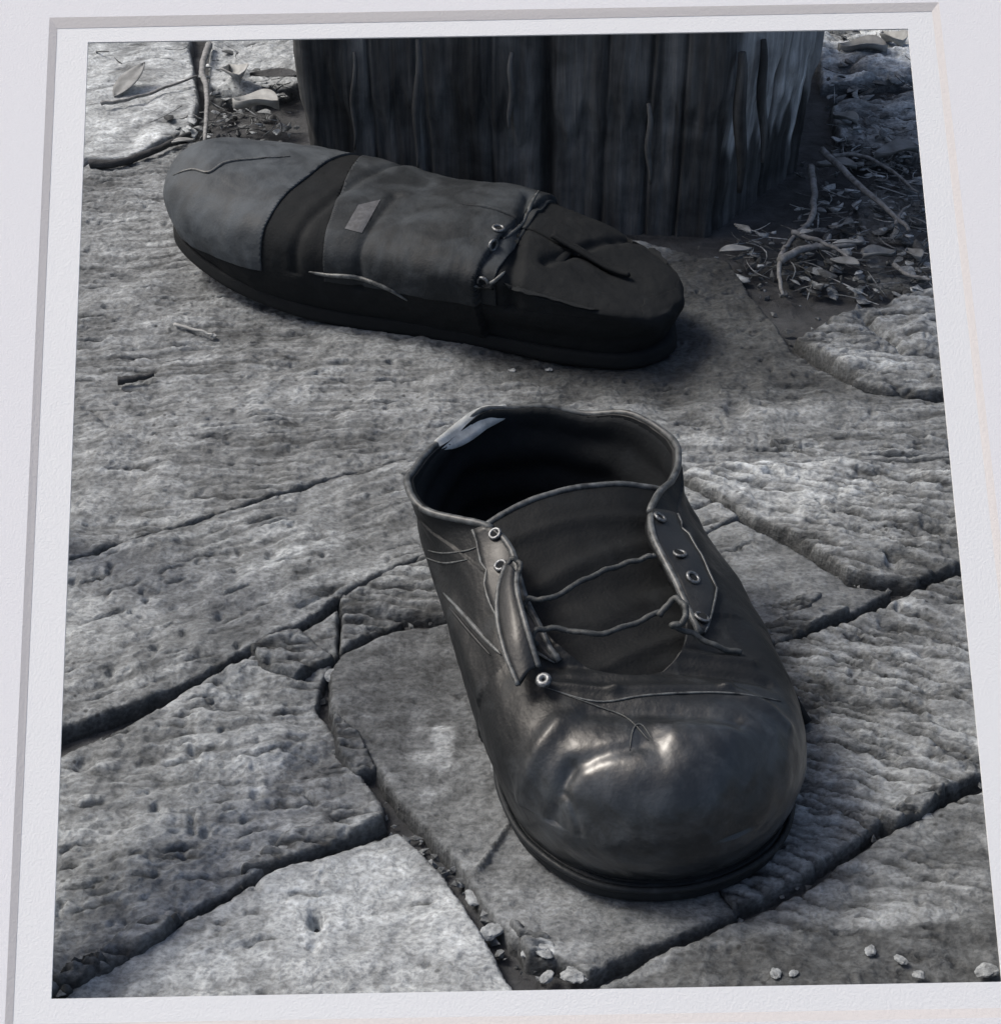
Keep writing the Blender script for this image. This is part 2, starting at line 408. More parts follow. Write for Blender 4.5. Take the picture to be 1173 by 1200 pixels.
stone([(-250, 330), (72, 203), (225, 165), (345, 178), (500, 240), (850, 305), (927, 412), (994, 449), (1014, 462), (1108, 472), (1500, 500),
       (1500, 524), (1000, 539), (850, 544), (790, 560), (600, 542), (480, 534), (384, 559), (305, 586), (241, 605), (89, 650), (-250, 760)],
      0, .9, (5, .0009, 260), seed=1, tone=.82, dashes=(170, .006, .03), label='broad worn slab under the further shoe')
stone([(-250, 767), (89, 656), (241, 611), (305, 592), (384, 565), (480, 539), (600, 548), (790, 566), (862, 606), (800, 640), (700, 660),
       (500, 651), (402, 694), (350, 734), (282, 766), (195, 810), (71, 856), (-250, 1000)],
      .001, .85, (28, .0006, 200), seed=2, tone=.95, dashes=(45, .005, .028))
stone([(388, 790), (400, 768), (467, 738), (536, 731), (700, 670), (864, 613), (924, 640), (967, 668), (994, 687), (1040, 692), (994, 722), (890, 757),
       (800, 800), (800, 1000), (861, 1068), (772, 1103), (690, 1140), (640, 1118), (602, 1100), (578, 1070), (545, 1020), (514, 985), (476, 945),
       (436, 890), (388, 826)], 0, .55, seed=3, tone=.72, label='smooth darker stone under the nearer shoe')
stone([(402, 699), (500, 656), (640, 665), (600, 700), (536, 724), (402, 709)], .002, 1.1, (-6, .0012, 330), seed=4, dashes=(26, .01, .05))
stone([(404, 718), (400, 757), (436, 738), (470, 724)], -.0015, 1.2, seed=24, tone=.85, wob=.001)
stone([(-250, 1024), (71, 882), (195, 828), (282, 776), (350, 743), (395, 715), (392, 762), (375, 795), (368, 826), (413, 893), (447, 945),
       (448, 962), (327, 1003), (225, 1059), (164, 1095), (102, 1131), (55, 1165), (-200, 1300)], -.001, 1.1, (8, .0006, 180), seed=5, dashes=(60, .005, .02))
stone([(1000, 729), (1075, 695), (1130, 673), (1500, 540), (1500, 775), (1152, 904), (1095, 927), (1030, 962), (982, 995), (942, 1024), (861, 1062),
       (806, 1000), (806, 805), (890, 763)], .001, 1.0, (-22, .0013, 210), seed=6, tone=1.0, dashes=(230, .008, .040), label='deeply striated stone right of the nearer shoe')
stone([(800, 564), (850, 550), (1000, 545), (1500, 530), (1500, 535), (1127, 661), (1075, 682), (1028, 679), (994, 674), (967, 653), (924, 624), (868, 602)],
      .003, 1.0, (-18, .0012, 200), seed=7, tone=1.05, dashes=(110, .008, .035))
stone([(60, 1182), (102, 1147), (164, 1112), (225, 1076), (327, 1019), (465, 976), (494, 998), (524, 1035), (556, 1083), (580, 1122), (620, 1200),
       (620, 1420), (-150, 1420)], -.001, .75, seed=8, tone=1.05, material=M_stone_l, lumps=.6, label='pale rounded stone with one drilled hole')
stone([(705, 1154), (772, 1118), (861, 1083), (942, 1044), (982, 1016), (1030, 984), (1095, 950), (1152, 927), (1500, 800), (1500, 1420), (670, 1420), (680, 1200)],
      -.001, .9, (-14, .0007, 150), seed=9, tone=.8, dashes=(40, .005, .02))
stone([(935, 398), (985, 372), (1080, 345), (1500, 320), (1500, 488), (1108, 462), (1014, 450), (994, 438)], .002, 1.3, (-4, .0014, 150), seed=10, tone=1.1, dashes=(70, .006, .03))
stone([(-350, 310), (72, 192), (150, 184), (222, 152), (232, 120), (222, 60), (215, -150), (-350, -150)], .002, .8, (24, .0008, 80), seed=11,
      tone=1.25, material=M_stone_l, step=.0018)
stone([(250, 40), (246, 110), (300, 118), (380, 95), (380, -150), (240, -150)], .004, 1.6, seed=12, tone=1.15, material=M_stone_l, step=.0018)
stone([(950, 20), (965, 100), (1090, 92), (1500, 80), (1500, -150), (950, -150)], .004, 2.0, (0, .002, 60), seed=13, tone=1.6, material=M_stone_l, step=.0018)
stone([(975, 130), (985, 165), (1090, 190), (1500, 200), (1500, 100), (1090, 104)], .003, 1.8, (-6, .0016, 80), seed=14, tone=1.3, step=.0018)
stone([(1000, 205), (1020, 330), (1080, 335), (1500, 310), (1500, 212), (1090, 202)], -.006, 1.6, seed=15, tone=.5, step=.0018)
# thin flakes lifted along the broken edges
for i, (pl, z, a) in enumerate([([(108, 1127), (165, 1088), (205, 1080), (192, 1100), (150, 1122), (115, 1140)], .0035, (.1, .1)), ([(285, 1017), (340, 983), (400, 970), (445, 966), (380, 992), (320, 1010)], .003, (.05, .1)),
        ([(1036, 958), (1075, 936), (1104, 928), (1088, 946), (1050, 966)], .003, (0, .1)), ([(600, 1086), (640, 1100), (658, 1124), (620, 1122)], .001, (-.1, .1)),
        ([(296, 762), (350, 750), (387, 772), (345, 792), (310, 782)], .0035, (0, .1)), ([(1000, 455), (1060, 438), (1112, 443), (1112, 464), (1040, 464)], .005, (0, .1)),
        ([(878, 738), (960, 722), (992, 720), (905, 754)], .003, (.1, 0)), ([(850, 700), (905, 712), (960, 700), (930, 722), (880, 728)], .002, (0, .1)),
        ([(62, 1150), (98, 1128), (120, 1132), (80, 1160)], .004, (.1, .2)), ([(395, 850), (420, 868), (440, 900), (418, 905), (398, 880)], .003, (-.1, .1)),
        ([(470, 560), (560, 545), (640, 556), (560, 572)], .003, (0, .1)), ([(905, 520), (1000, 512), (1110, 520), (1110, 533), (960, 535)], .003, (0, .15))]):
    stone(pl, z, .8, (-8, .0010, 260), seed=30 + i, step=.0008, wob=.0016, edge=.0016, tilt=a, tone=.95)
# stones outside the frame go on in the same way
stone([(-900, 300), (-380, 315), (-280, 340), (-280, 760), (-900, 900)], 0, .9, seed=16, step=.003)
stone([(-900, 920), (-280, 790), (-280, 1000), (-210, 1320), (-900, 1400)], 0, .9, seed=17, step=.003)
stone([(1540, 300), (2100, 280), (2100, 760), (1540, 760)], 0, .9, seed=18, step=.003)
stone([(1540, 780), (2100, 780), (2100, 1400), (1540, 1400)], 0, .9, seed=19, step=.003)

for i, pl in enumerate([[(-150, 1440), (610, 1440), (560, 2100), (-300, 2100)], [(650, 1440), (1520, 1440), (1600, 2100), (610, 2100)], [(-900, 1430), (-200, 1430), (-340, 2100), (-1000, 2100)],
        [(1540, 1430), (2200, 1430), (2300, 2100), (1640, 2100)], [(-900, -40), (-380, -40), (-380, 290), (-900, 280)], [(1530, -100), (2100, -100), (2100, 260), (1530, 285)],
        [(-900, -300), (240, -300), (230, -170), (-900, -60)], [(960, -300), (2100, -300), (2100, -120), (960, -170)]]):
    stone(pl, 0, .9, seed=50 + i, step=.003)

# loose crumbs in the joints
def crumbs():
    rs = np.random.RandomState(5); V = []; F = []
    lines = [[(374, 825), (424, 893), (465, 955), (506, 990), (537, 1026), (573, 1077), (605, 1118), (650, 1150)],
             [(61, 1172), (164, 1105), (225, 1069), (327, 1012), (460, 968)], [(700, 1150), (861, 1075), (942, 1034), (1030, 973), (1152, 914)],
             [(388, 780), (467, 735), (536, 728)], [(994, 725), (1075, 690), (1127, 668)], [(967, 661), (1028, 686)],
             [(940, 380), (1000, 350), (1090, 335)], [(225, 160), (330, 165)], [(240, 140), (330, 135)], [(860, 300), (930, 340)],
             [(960, 120), (1090, 100)], [(960, 180), (1000, 260), (960, 330)], [(1010, 230), (1090, 300)]]
    for li, Ln in enumerate(lines):
        P = [G(*p) for p in Ln]; n = 70 if li == 0 else 40
        for _ in range(n):
            k = rs.randint(len(P) - 1); t = rs.rand(); c = P[k] * (1 - t) + P[k + 1] * t
            s = rs.uniform(.0006, .0028) * (1.15 if li == 0 else .8) * (1.6 if li > 5 else 1)
            c = c + np.array([rs.normal() * .004, rs.normal() * .005, 0]); c[2] = -.008 + s * .6 + rs.rand() * .004
            if li > 5: c[:2] += rs.normal(size=2) * .012
            M = np.array(Matrix.Rotation(rs.rand() * 6, 3, Vector(rs.normal(size=3)).normalized()))
            base = len(V)
            pts = np.array([(1, 0, 0), (-1, 0, 0), (0, 1, 0), (0, -1, 0), (0, 0, 1), (0, 0, -1)], float) * rs.uniform(.5, 1.2, (6, 1)) * s * [1.2, .9, .6]
            for p in pts @ M.T: V.append(p + c)
            for a, b_, d in [(0, 2, 4), (2, 1, 4), (1, 3, 4), (3, 0, 4), (2, 0, 5), (1, 2, 5), (3, 1, 5), (0, 3, 5)]: F.append((base + a, base + b_, base + d))
    me = mesh_np('grit', V, F, smooth=False)
    at = me.attributes.new('tone', 'FLOAT_COLOR', 'POINT')
    t = np.repeat(rs.uniform(.25, 1.1, len(V) // 6), 6); at.data.foreach_set('color', np.stack([t, t, t, t * 0 + 1], 1).astype(np.float32).ravel())
    o = link('grit', me, M_stone); tag(o, 'loose grit and crumbs caught in the joints between the stones', 'grit', kind='stuff')
crumbs()

# ------------------------------------------------------------------ post
def post():
    root = empty('wooden_post', (0, 1.12, 0))
    tag(root, 'thick dark weathered wooden post with vertical splits standing behind the shoes', 'wooden post')
    fl = AT(338, 60, 1.045); fr = AT(855, 60, 1.03); br = AT(962, 60, 1.16); bl = AT(300, 60, 1.32)
    cs = [(fl[0], 1.06), (fr[0], 1.035), (br[0], 1.14), (br[0] - .01, 1.36), (fl[0] + .01, 1.36)]
    # sample the section outline finely
    P = np.array(cs); P = np.vstack([P, P[:1]]); pts = []; nr = []
    for k, (a, b) in enumerate(zip(P[:-1], P[1:])):
        L = np.hypot(*(b - a)); n = int(L / (.0011 if k < 2 else .004))
        for i in range(n):
            pts.append(a + (b - a) * i / n); d = (b - a) / L; nr.append((d[1], -d[0]))
    pts = np.array(pts); nr = np.array(nr)
    k = 5                                   # round the corners
    for _ in range(3):
        pts = (np.roll(pts, k // 2, 0) + pts + np.roll(pts, -(k // 2), 0)) / 3
        nr = (np.roll(nr, k, 0) + nr + np.roll(nr, -k, 0)) / 3
    nr /= np.linalg.norm(nr, axis=1)[:, None]
    s = np.concatenate([[0], np.cumsum(np.hypot(*np.diff(pts, axis=0).T))])
    zs = np.concatenate([np.arange(-.02, .20, .002), np.linspace(.2, 1.15, 60)])
    Sg, Zg = np.meshgrid(s, zs, indexing='ij')
    g = perlin(Sg * 140, Zg * 5) * .0009 + perlin(Sg * 330 + 5, Zg * 9) * .0007 + perlin(Sg * 22, Zg * 2 + 4) * .0018
    g = g + fbm(Sg, Zg, 22, 3) * .002
    for sx, wd, dp, wob in [(.075, .0022, .012, .004), (.045, .001, .006, .002), (.118, .0011, .006, .003), (.150, .0030, .014, .002), (.185, .001, .005, .003),
                            (.212, .0013, .008, .003), (.232, .0009, .006, .002), (.265, .002, .009, .002), (.292, .0011, .007, .003), (.325, .0012, .008, .002), (.37, .002, .01, .003)]:
        c = sx + wob * perlin(Zg * 9 + sx * 50, Zg * 0 + sx * 9)
        g = g - dp * .55 * np.exp(-((Sg - c) / wd) ** 2)
    # the foot is rotten: eaten back low down, most at the right edge
    low = np.clip((.075 + .03 * perlin(Sg * 70, Zg * 0) + .012 * perlin(Sg * 170, Zg * 0 + 3) - Zg) / .012, 0, 1)
    g = g - low * .0025 * (1 + .5 * fbm(Sg, Zg, 60, 3))
    flare = .0
    Z = Zg.copy(); Z[:, -1] += .004
    X = pts[:, 0][:, None] + nr[:, 0][:, None] * g; Y = pts[:, 1][:, None] + nr[:, 1][:, None] * g
    cx, cy = pts.mean(0)
    tp = 1 - .05 * np.clip(.10 - Zg, 0, .1) / .1
    X = cx + (X - cx) * tp
    V = np.stack([X.ravel(), Y.ravel() - 1.12, Z.ravel()], 1).reshape(len(s), len(zs), 3)
    q = grid_quads(len(s), len(zs), True)
    V = np.vstack([V.reshape(-1, 3), [[cx, cy - 1.12, 1.15]]]); top = len(V) - 1
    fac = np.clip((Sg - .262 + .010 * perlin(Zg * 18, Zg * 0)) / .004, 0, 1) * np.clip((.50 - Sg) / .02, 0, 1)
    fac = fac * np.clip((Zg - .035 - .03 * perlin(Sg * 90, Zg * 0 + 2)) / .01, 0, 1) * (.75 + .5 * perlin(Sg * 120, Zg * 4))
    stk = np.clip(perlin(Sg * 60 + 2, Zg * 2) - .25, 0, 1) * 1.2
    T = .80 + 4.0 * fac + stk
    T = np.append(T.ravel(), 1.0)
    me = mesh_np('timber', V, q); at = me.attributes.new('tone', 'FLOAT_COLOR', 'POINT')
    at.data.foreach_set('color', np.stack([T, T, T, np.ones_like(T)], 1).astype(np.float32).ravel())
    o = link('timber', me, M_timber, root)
    ns, nz = len(s), len(zs)
    cap = [((i * nz + nz - 1), (((i + 1) % ns) * nz + nz - 1), top) for i in range(0, ns)]
    c = link('end_grain', mesh_np('end_grain', V, cap, False), M_wood, root)
    # raised splinters standing proud of the face
    rs = random.Random(3)
    for (px, py0, py1, y, wd) in [(490, 45, 200, 1.05, .0025), (415, 60, 175, 1.055, .0018), (868, 60, 225, 1.04, .004), (893, 45, 190, 1.06, .003), (760, 120, 215, 1.03, .002), (600, 60, 150, 1.045, .002)]:
        a = AT(px, py0, y); b = AT(px + rs.uniform(-3, 3), py1, y)
        n = 14; L = []
        for i in range(n):
            t = i / (n - 1); p = a * (1 - t) + b * t
            p = p + np.array([.0009 * math.sin(t * 9 + px), -.001 - .001 * math.sin(t * 5), 0]); p[1] -= 1.12
            L.append(p)
        tp_ = [.25 + .75 * math.sin(math.pi * min(1, .15 + .8 * i / (n - 1))) for i in range(n)]
        link('splinter', tube_mesh('splinter', L, wd, 6, taper=tp_), M_wood, root)
post()

# ------------------------------------------------------------------ shoes
SHOE = [  # per station from toe (0) to heel (9), right half: six levels from the sole join to the top line
    [(0, .230, .007), (0, .240, .024), (0, .237, .044), (0, .226, .056), (0, .215, .059), (0, .206, .059)],
    [(.033, .220, .007), (.038, .227, .024), (.035, .221, .044), (.024, .214, .056), (.012, .207, .059), (0, .199, .059)],
    [(.051, .194, .007), (.058, .198, .024), (.056, .194, .043), (.042, .192, .055), (.022, .192, .059), (0, .190, .059)],
    [(.054, .165, .007), (.060, .168, .024), (.060, .170, .043), (.051, .174, .055), (.029, .178, .059), (0, .180, .060)],
    [(.048, .135, .007), (.057, .140, .024), (.060, .145, .043), (.055, .152, .055), (.045, .157, .060), (.031, .160, .063)],
    [(.042, .105, .007), (.053, .107, .024), (.060, .110, .043), (.058, .117, .056), (.048, .123, .064), (.034, .127, .069)],
    [(.038, .075, .007), (.049, .076, .024), (.057, .080, .043), (.058, .086, .056), (.048, .094, .066), (.032, .098, .074)],
    [(.037, .040, .007), (.045, .040, .024), (.053, .046, .043), (.057, .054, .056), (.061, .060, .067), (.062, .064, .074)],
    [(.026, .010, .007), (.032, .007, .024), (.037, .008, .043), (.041, .011, .055), (.044, .012, .065), (.046, .012, .073)],
    [(0, 0, .007), (0, -.006, .024), (0, -.006, .042), (0, -.006, .054), (0, -.008, .063), (0, -.012, .070)]]

def cage(fn):
    """All 18 stations round the shoe; fn(side, station, level, p) may move a point."""
    out = []
    for k in range(10): out.append([fn(1, k, l, np.array(p, float)) for l, p in enumerate(SHOE[k])])
    for k in range(8, 0, -1): out.append([fn(-1, k, l, np.array((-p[0], p[1], p[2]), float)) for l, p in enumerate(SHOE[k])])
    return out

RIMS = {}
def build_upper(st, deform, mats, parent, thick=.0026, regions=None):
    bm = bmesh.new(); vs = []
    for k, row in enumerate(st):
        r = []
        for l, p in enumerate(row):
            if l == 5 and k in (15, 16, 17): r.append(vs[18 - k][5])     # shared ridge over the toes
            else: r.append(bm.verts.new(p))
        vs.append(r)
    for k in range(18):
        a, b = vs[k], vs[(k + 1) % 18]
        for l in range(5):
            f = [a[l], b[l], b[l + 1], a[l + 1]]; u = []
            for x in f:
                if x not in u: u.append(x)
            if len(u) > 2: bm.faces.new(u)
    bmesh.ops.recalc_face_normals(bm, faces=bm.faces)
    me = bpy.data.meshes.new('upper'); bm.to_mesh(me); bm.free()
    o = bpy.data.objects.new('upper', me); C.objects.link(o)
    m = o.modifiers.new('s', 'SUBSURF'); m.levels = 5; m.render_levels = 5
    dg = bpy.context.evaluated_depsgraph_get(); ev = o.evaluated_get(dg); me2 = bpy.data.meshes.new_from_object(ev)
    bpy.data.objects.remove(o)
    n = len(me2.vertices); co = np.empty(n * 3, np.float32); me2.vertices.foreach_get('co', co); co = co.reshape(-1, 3).astype(float)
    no = np.empty(n * 3, np.float32); me2.vertex_normals.foreach_get('vector', no); no = no.reshape(-1, 3).astype(float)
    if np.mean(no[:, 2] * (co[:, 2] > .06)) < 0: me2.flip_normals(); no = -no
    co2 = deform(co, no)
    me2.vertices.foreach_set('co', co2.astype(np.float32).ravel()); me2.update()
    me2.polygons.foreach_set('use_smooth', np.full(len(me2.polygons), True))
    bme = bmesh.new(); bme.from_mesh(me2); bme.verts.ensure_lookup_table()
    be = [e for e in bme.edges if e.is_boundary and min(e.verts[0].co.z, e.verts[1].co.z) > .020]
    nb = {}
    for e in be:
        a_, b_ = e.verts[0].index, e.verts[1].index; nb.setdefault(a_, []).append(b_); nb.setdefault(b_, []).append(a_)
    rim = [next(iter(nb))]; prev = None
    while True:
        nx = [q for q in nb[rim[-1]] if q != prev]
        prev = rim[-1]
        if not nx or nx[0] == rim[0] or len(rim) > 4000: break
        rim.append(nx[0])
    RIMS[parent.name] = np.array([bme.verts[i].co for i in rim]); bme.free()
    if regions is None:
        o = bpy.data.objects.new('upper', me2); C.objects.link(o); o.parent = parent
        for m_ in mats: me2.materials.append(m_)
        s = o.modifiers.new('thickness', 'SOLIDIFY'); s.thickness = thick; s.offset = -1; s.material_offset = 1; s.material_offset_rim = 0
        return [o]
    bm = bmesh.new(); bm.from_mesh(me2)
    for name, pl, mt, off in regions:
        if pl is not None:
            bmesh.ops.bisect_plane(bm, geom=bm.verts[:] + bm.edges[:] + bm.faces[:], dist=1e-6, plane_co=pl[0], plane_no=pl[1])
    bm.normal_update(); res = []; used = set()
    lay = bm.faces.layers.int.new('region')
    for f in bm.faces:
        c_ = f.calc_center_median(); f[lay] = len(regions) - 1
        for i, (name, pl, mt, off) in enumerate(regions):
            if pl is None or (c_ - Vector(pl[0])).dot(Vector(pl[1])) > 0: f[lay] = i; break
    for i, (name, pl, mt, off) in enumerate(regions):
        b2 = bm.copy(); lay2 = b2.faces.layers.int['region']
        nn_ = [v.normal.copy() for v in b2.verts]
        for v in b2.verts: v.co += v.normal * off
        bmesh.ops.delete(b2, geom=[f for f in b2.faces if f[lay2] != i], context='FACES')
        for f in b2.faces: f.smooth = True
        me3 = bpy.data.meshes.new(name); b2.to_mesh(me3); b2.free()
        o = link(name, me3, [mt, M_lining], parent)
        s = o.modifiers.new('thickness', 'SOLIDIFY'); s.thickness = thick; s.offset = -1; s.material_offset = 1; s.material_offset_rim = 0
        res.append(o)
    bm.free()
    return res

from mathutils.bvhtree import BVHTree
def bvh_of(objs):
    V = []; F = []
    for o in objs:
        n = len(V); V += [v.co.copy() for v in o.data.vertices]; F += [[i + n for i in p.vertices] for p in o.data.polygons]
    return BVHTree.FromPolygons(V, F)
def root_matrix(root):
    return Matrix.Translation(root.location) @ Matrix.Rotation(root.rotation_euler[2], 4, 'Z')
def on_shoe(bv, M, px, py):
    """point and normal, in the shoe's own space, where the line of sight through a photo place meets it"""
    Mi = M.inverted(); o_ = Mi @ Vector((0, 0, CAM_H)); d = (Mi.to_3x3() @ Vector(ray(px, py))).normalized()
    h = bv.ray_cast(o_, d)
    if h[0] is None: return None
    n = h[1] if h[1].dot(d) < 0 else -h[1]
    return h[0], n
def seam(bv, M, pts, rad, name, mt, parent, lift=.0002, taper=True):
    P = []
    for p in catmull([(a, b, 0) for a, b in pts], 8):
        h = on_shoe(bv, M, p[0], p[1])
        if h: P.append(np.array(h[0] + h[1] * lift))
    if len(P) < 3: return
    P = np.array(P)
    for _ in range(2): P[1:-1] = (P[:-2] + 2 * P[1:-1] + P[2:]) / 4
    tp = [max(.25, math.sin(math.pi * (i + .5) / len(P)) ** .5) for i in range(len(P))] if taper else None
    return link(name, tube_mesh(name, P, rad, 6, taper=tp), mt, parent)

def sole_mesh(st, grow=.004, z0=0.0, z1=.0085, toe_up=0.0):
    out = catmull([row[0] for row in st], 8, True); c = out.mean(0); n = len(out)
    t = np.roll(out, -1, 0) - np.roll(out, 1, 0); t /= np.linalg.norm(t, axis=1)[:, None]
    nm = np.stack([-t[:, 1], t[:, 0], 0 * t[:, 0]], 1)
    if np.sum(nm[:, :2] * (out - c)[:, :2]) < 0: nm = -nm
    rings = []
    for g, z in [(grow - .0015, z0), (grow, z0 + .0015), (grow, z0 + .0035), (grow - .0004, z1 - .0015), (grow - .0008, z1), (-.004, z1)]:
        r = out + nm * g; r[:, 2] = z; rings.append(r)
    V = np.array(rings).transpose(1, 0, 2).reshape(-1, 3); q = grid_quads(n, len(rings), True)
    me = mesh_np('sole', V, q)
    bm = bmesh.new(); bm.from_mesh(me)
    bmesh.ops.holes_fill(bm, edges=[e for e in bm.edges if e.is_boundary], sides=0)
    bmesh.ops.recalc_face_normals(bm, faces=bm.faces)
    if toe_up:
        for v in bm.verts: v.co.z += toe_up * max(0, (v.co.y - .13) / .1) ** 2
    bm.to_mesh(me); bm.free(); return me

def ring_mesh(name, c, nrm, R0, r0):
    nrm = Vector(nrm).normalized(); a = nrm.orthogonal().normalized(); b = nrm.cross(a)
    V = []; nu, nv = 20, 8
    for i in range(nu):
        u = 2 * math.pi * i / nu; d = a * math.cos(u) + b * math.sin(u)
        for j in range(nv):
            w_ = 2 * math.pi * j / nv; V.append(Vector(c) + d * (R0 + r0 * math.cos(w_)) + nrm * r0 * math.sin(w_))
    q = [(i * nv + j, ((i + 1) % nu) * nv + j, ((i + 1) % nu) * nv + (j + 1) % nv, i * nv + (j + 1) % nv) for i in range(nu) for j in range(nv)]
    return mesh_np(name, V, q)
def disc_mesh(name, c, nrm, R0):
    nrm = Vector(nrm).normalized(); a = nrm.orthogonal().normalized(); b = nrm.cross(a)
    V = [Vector(c) + nrm * .0002] + [Vector(c) + (a * math.cos(2 * math.pi * i / 16) + b * math.sin(2 * math.pi * i / 16)) * R0 for i in range(16)]
    return mesh_np(name, V, [(0, 1 + i, 1 + (i + 1) % 16) for i in range(16)])

def lerp(a, b, t): return a * (1 - t) + b * t

def crease(co, no, a, b, width, depth, power=2):
    """A groove (depth > 0) or fold (depth < 0) on the surface along the plan line a-b."""
    d = seg_dist(co[:, 0], co[:, 1], np.array([a, b], float)); k = np.exp(-(d / width) ** power) * (co[:, 2] > .03)
    return co - no * (depth * k)[:, None]

def facing(st, idx, parent, mt, name='facing', off=.0008, wide=.8, bv=None):
    """Overlay strip below the lacing edge through the given stations, and its edge curve."""
    A = catmull([st[k][5] for k in idx], 8); B = catmull([lerp(st[k][5], st[k][4], wide) for k in idx], 8)
    nv = 7; V = []
    for i_, (a, b) in enumerate(zip(A, B)):
        w_ = min(1.0, .12 + i_ / (len(A) * .33))
        for j in range(nv):
            V.append(lerp(a, b, w_ * j / (nv - 1)))
    V = np.array(V).reshape(len(A), nv, 3)
    du = np.gradient(V, axis=0); dv = np.gradient(V, axis=1); nn = np.cross(du, dv); nn /= np.linalg.norm(nn, axis=2)[..., None] + 1e-9
    if nn[..., 2].mean() < 0: nn = -nn
    bulge = np.sin(np.linspace(0, math.pi, nv))[None, :, None]
    if bv is not None:
        for i in range(V.shape[0]):
            for j in range(nv):
                h = bv.find_nearest(Vector(V[i, j])); nn_ = h[1] if h[1].dot(Vector(nn[i, j])) > 0 else -h[1]
                V[i, j] = np.array(h[0]); nn[i, j] = np.array(nn_)
    V = V + nn * (off + .0006 * bulge)
    me = mesh_np(name, V.reshape(-1, 3), grid_quads(len(A), nv))
    o = link(name, me, mt, parent); s = o.modifiers.new('thickness', 'SOLIDIFY'); s.thickness = .0018; s.offset = 0
    return V, nn

# ---- the nearer shoe
def front_shoe():
    g = G(640, 0, 0)
    heel = np.array([.006, .700, 0]); yaw = math.atan2(.069, .235)
    root = empty('old_boot', (heel[0], heel[1], .0005), math.pi + yaw)
    tag(root, 'unlaced black leather boot with shiny scuffed toe pointing at the viewer', 'shoe', 'pair of old shoes')
    # local +y is heel to toe; local +x then points to the left of the picture, so side = -1 is picture right
    def fn(side, k, l, p):
        if side < 0 and k in (4, 5, 6) and l >= 4: p[0] += (.005 if l == 4 else .012) * (.6 if k == 4 else 1); p[2] += .006 * (k - 4) / 2 * (l - 3) / 2
        if side > 0 and k == 7 and l >= 3: p += np.array([.0025, .004, .001]) * (l - 2)
        if side > 0 and k == 6 and l >= 4: p += np.array([-.002, -.004, .010])
        return p
        left = side > 0 and 0 < k < 9
        right = side < 0 and 0 < k < 9
        if left and k in (6, 7) and l == 5: p += np.array([.003, .004, -.004])
        if left and k == 5 and l == 5: p += np.array([.003, 0, .0])
        if left and k == 8 and l == 5: p += np.array([.004, 0, .002])
        if right and k in (6,) and l >= 4: p += np.array([.003, .0, .003])
        if right and k == 7 and l >= 4: p += np.array([.002, 0, .002])
        if side > 0 and k == 7 and l >= 3: p += np.array([.0025, .004, .001]) * (l - 2)
        if side > 0 and k == 6 and l >= 4: p += np.array([-.002, -.004, .010])
        return p
    st = cage(fn)
    cyw, syw = math.cos(-(math.pi + yaw)), math.sin(-(math.pi + yaw))
    def lp(px, py, z):
        g_ = G(px, py, z); dx, dy = g_[0] - heel[0], g_[1] - heel[1]; return np.array([dx * cyw - dy * syw, dx * syw + dy * cyw])
    def deform(co, no):
        x, y, z = co.T
        top = np.clip((z - .055) / .02, 0, 1) * np.clip((.10 - y) / .03, 0, 1)
        ang_ = np.arctan2(y - .045, x)
        co = co + np.stack([.0025 * np.sin(ang_ * 3 + 1) * top, 0 * x, .0022 * np.sin(ang_ * 4 + .6) * top + .0012 * np.sin(ang_ * 9) * top], 1)
        d = .0012 * fbm(x + z, y, 28, 3) + .0005 * fbm(x - z, y + z, 80, 3)
        co = co + no * d[:, None]
        c2 = co
        # folds and dents of the worn vamp, at the places the photo shows
        def cr(a, b, w_, d_):
            nonlocal c2; A_, B_ = lp(*a, .056), lp(*b, .056); c2 = crease(c2, no, A_, B_, w_, d_)
        cr((592, 892), (655, 848), .0045, -.0022)
        cr((612, 930), (668, 886), .0030, .0016); cr((668, 886), (748, 880), .0030, .0012)
        cr((765, 872), (770, 885), .0060, .0014)
        cr((640, 812), (720, 820), .0022, -.0016); cr((720, 820), (850, 815), .0026, -.0016); cr((850, 815), (925, 832), .0022, -.0012)
        cr((690, 840), (860, 850), .0040, .0022); cr((795, 870), (850, 870), .0080, -.0022)
        cr((640, 795), (900, 800), .0026, .0020); cr((650, 780), (880, 782), .0022, -.0016); cr((868, 930), (872, 880), .0060, .0012)
        for i in range(4): cr((640 + 7 * i, 903 - 3 * i), (672 + 10 * i, 948 - 3 * i), .0006, .0006)
        # quarter folds low at the sides
        m = (y < .15) & (z < .07)
        f = .0010 * np.sin(z * 330 + y * 40 + 2 * fbm(x, y, 20, 2)) * m * (z > .02)
        return c2 + no * f[:, None]
    ups = build_upper(st, deform, None, root, regions=[('upper', None, M_boot, 0.0)])
    bv = bvh_of(ups); M = root_matrix(root)
    so = link('sole', sole_mesh(st, -.0006), M_rubber, root)
    # welt: rounded strip with stitching where the upper meets the sole
    out = catmull([row[0] for row in st], 8, True); c = out.mean(0)
    t = np.roll(out, -1, 0) - np.roll(out, 1, 0); t /= np.linalg.norm(t, axis=1)[:, None]
    nm = np.stack([-t[:, 1], t[:, 0], 0 * t[:, 0]], 1)
    if np.sum(nm[:, :2] * (out - c)[:, :2]) < 0: nm = -nm
    wl = out + nm * .0004; wl[:, 2] = .0078
    link('welt', tube_mesh('welt', wl, .0013, 8, True), M_rubber, root)
    # heel block under the sole is the back third, standing a little proud
    hb = [p for p in out if p[1] < .062]; hb.sort(key=lambda p: math.atan2(p[1] - .05, p[0]))
    # insole seen deep inside
    ins = catmull([lerp(row[0], np.array([0, row[0][1], 0]), .04) for row in st], 6, True); ins[:, 2] = .011
    V = np.vstack([ins, [[0, .11, .0105]]]); n = len(ins)
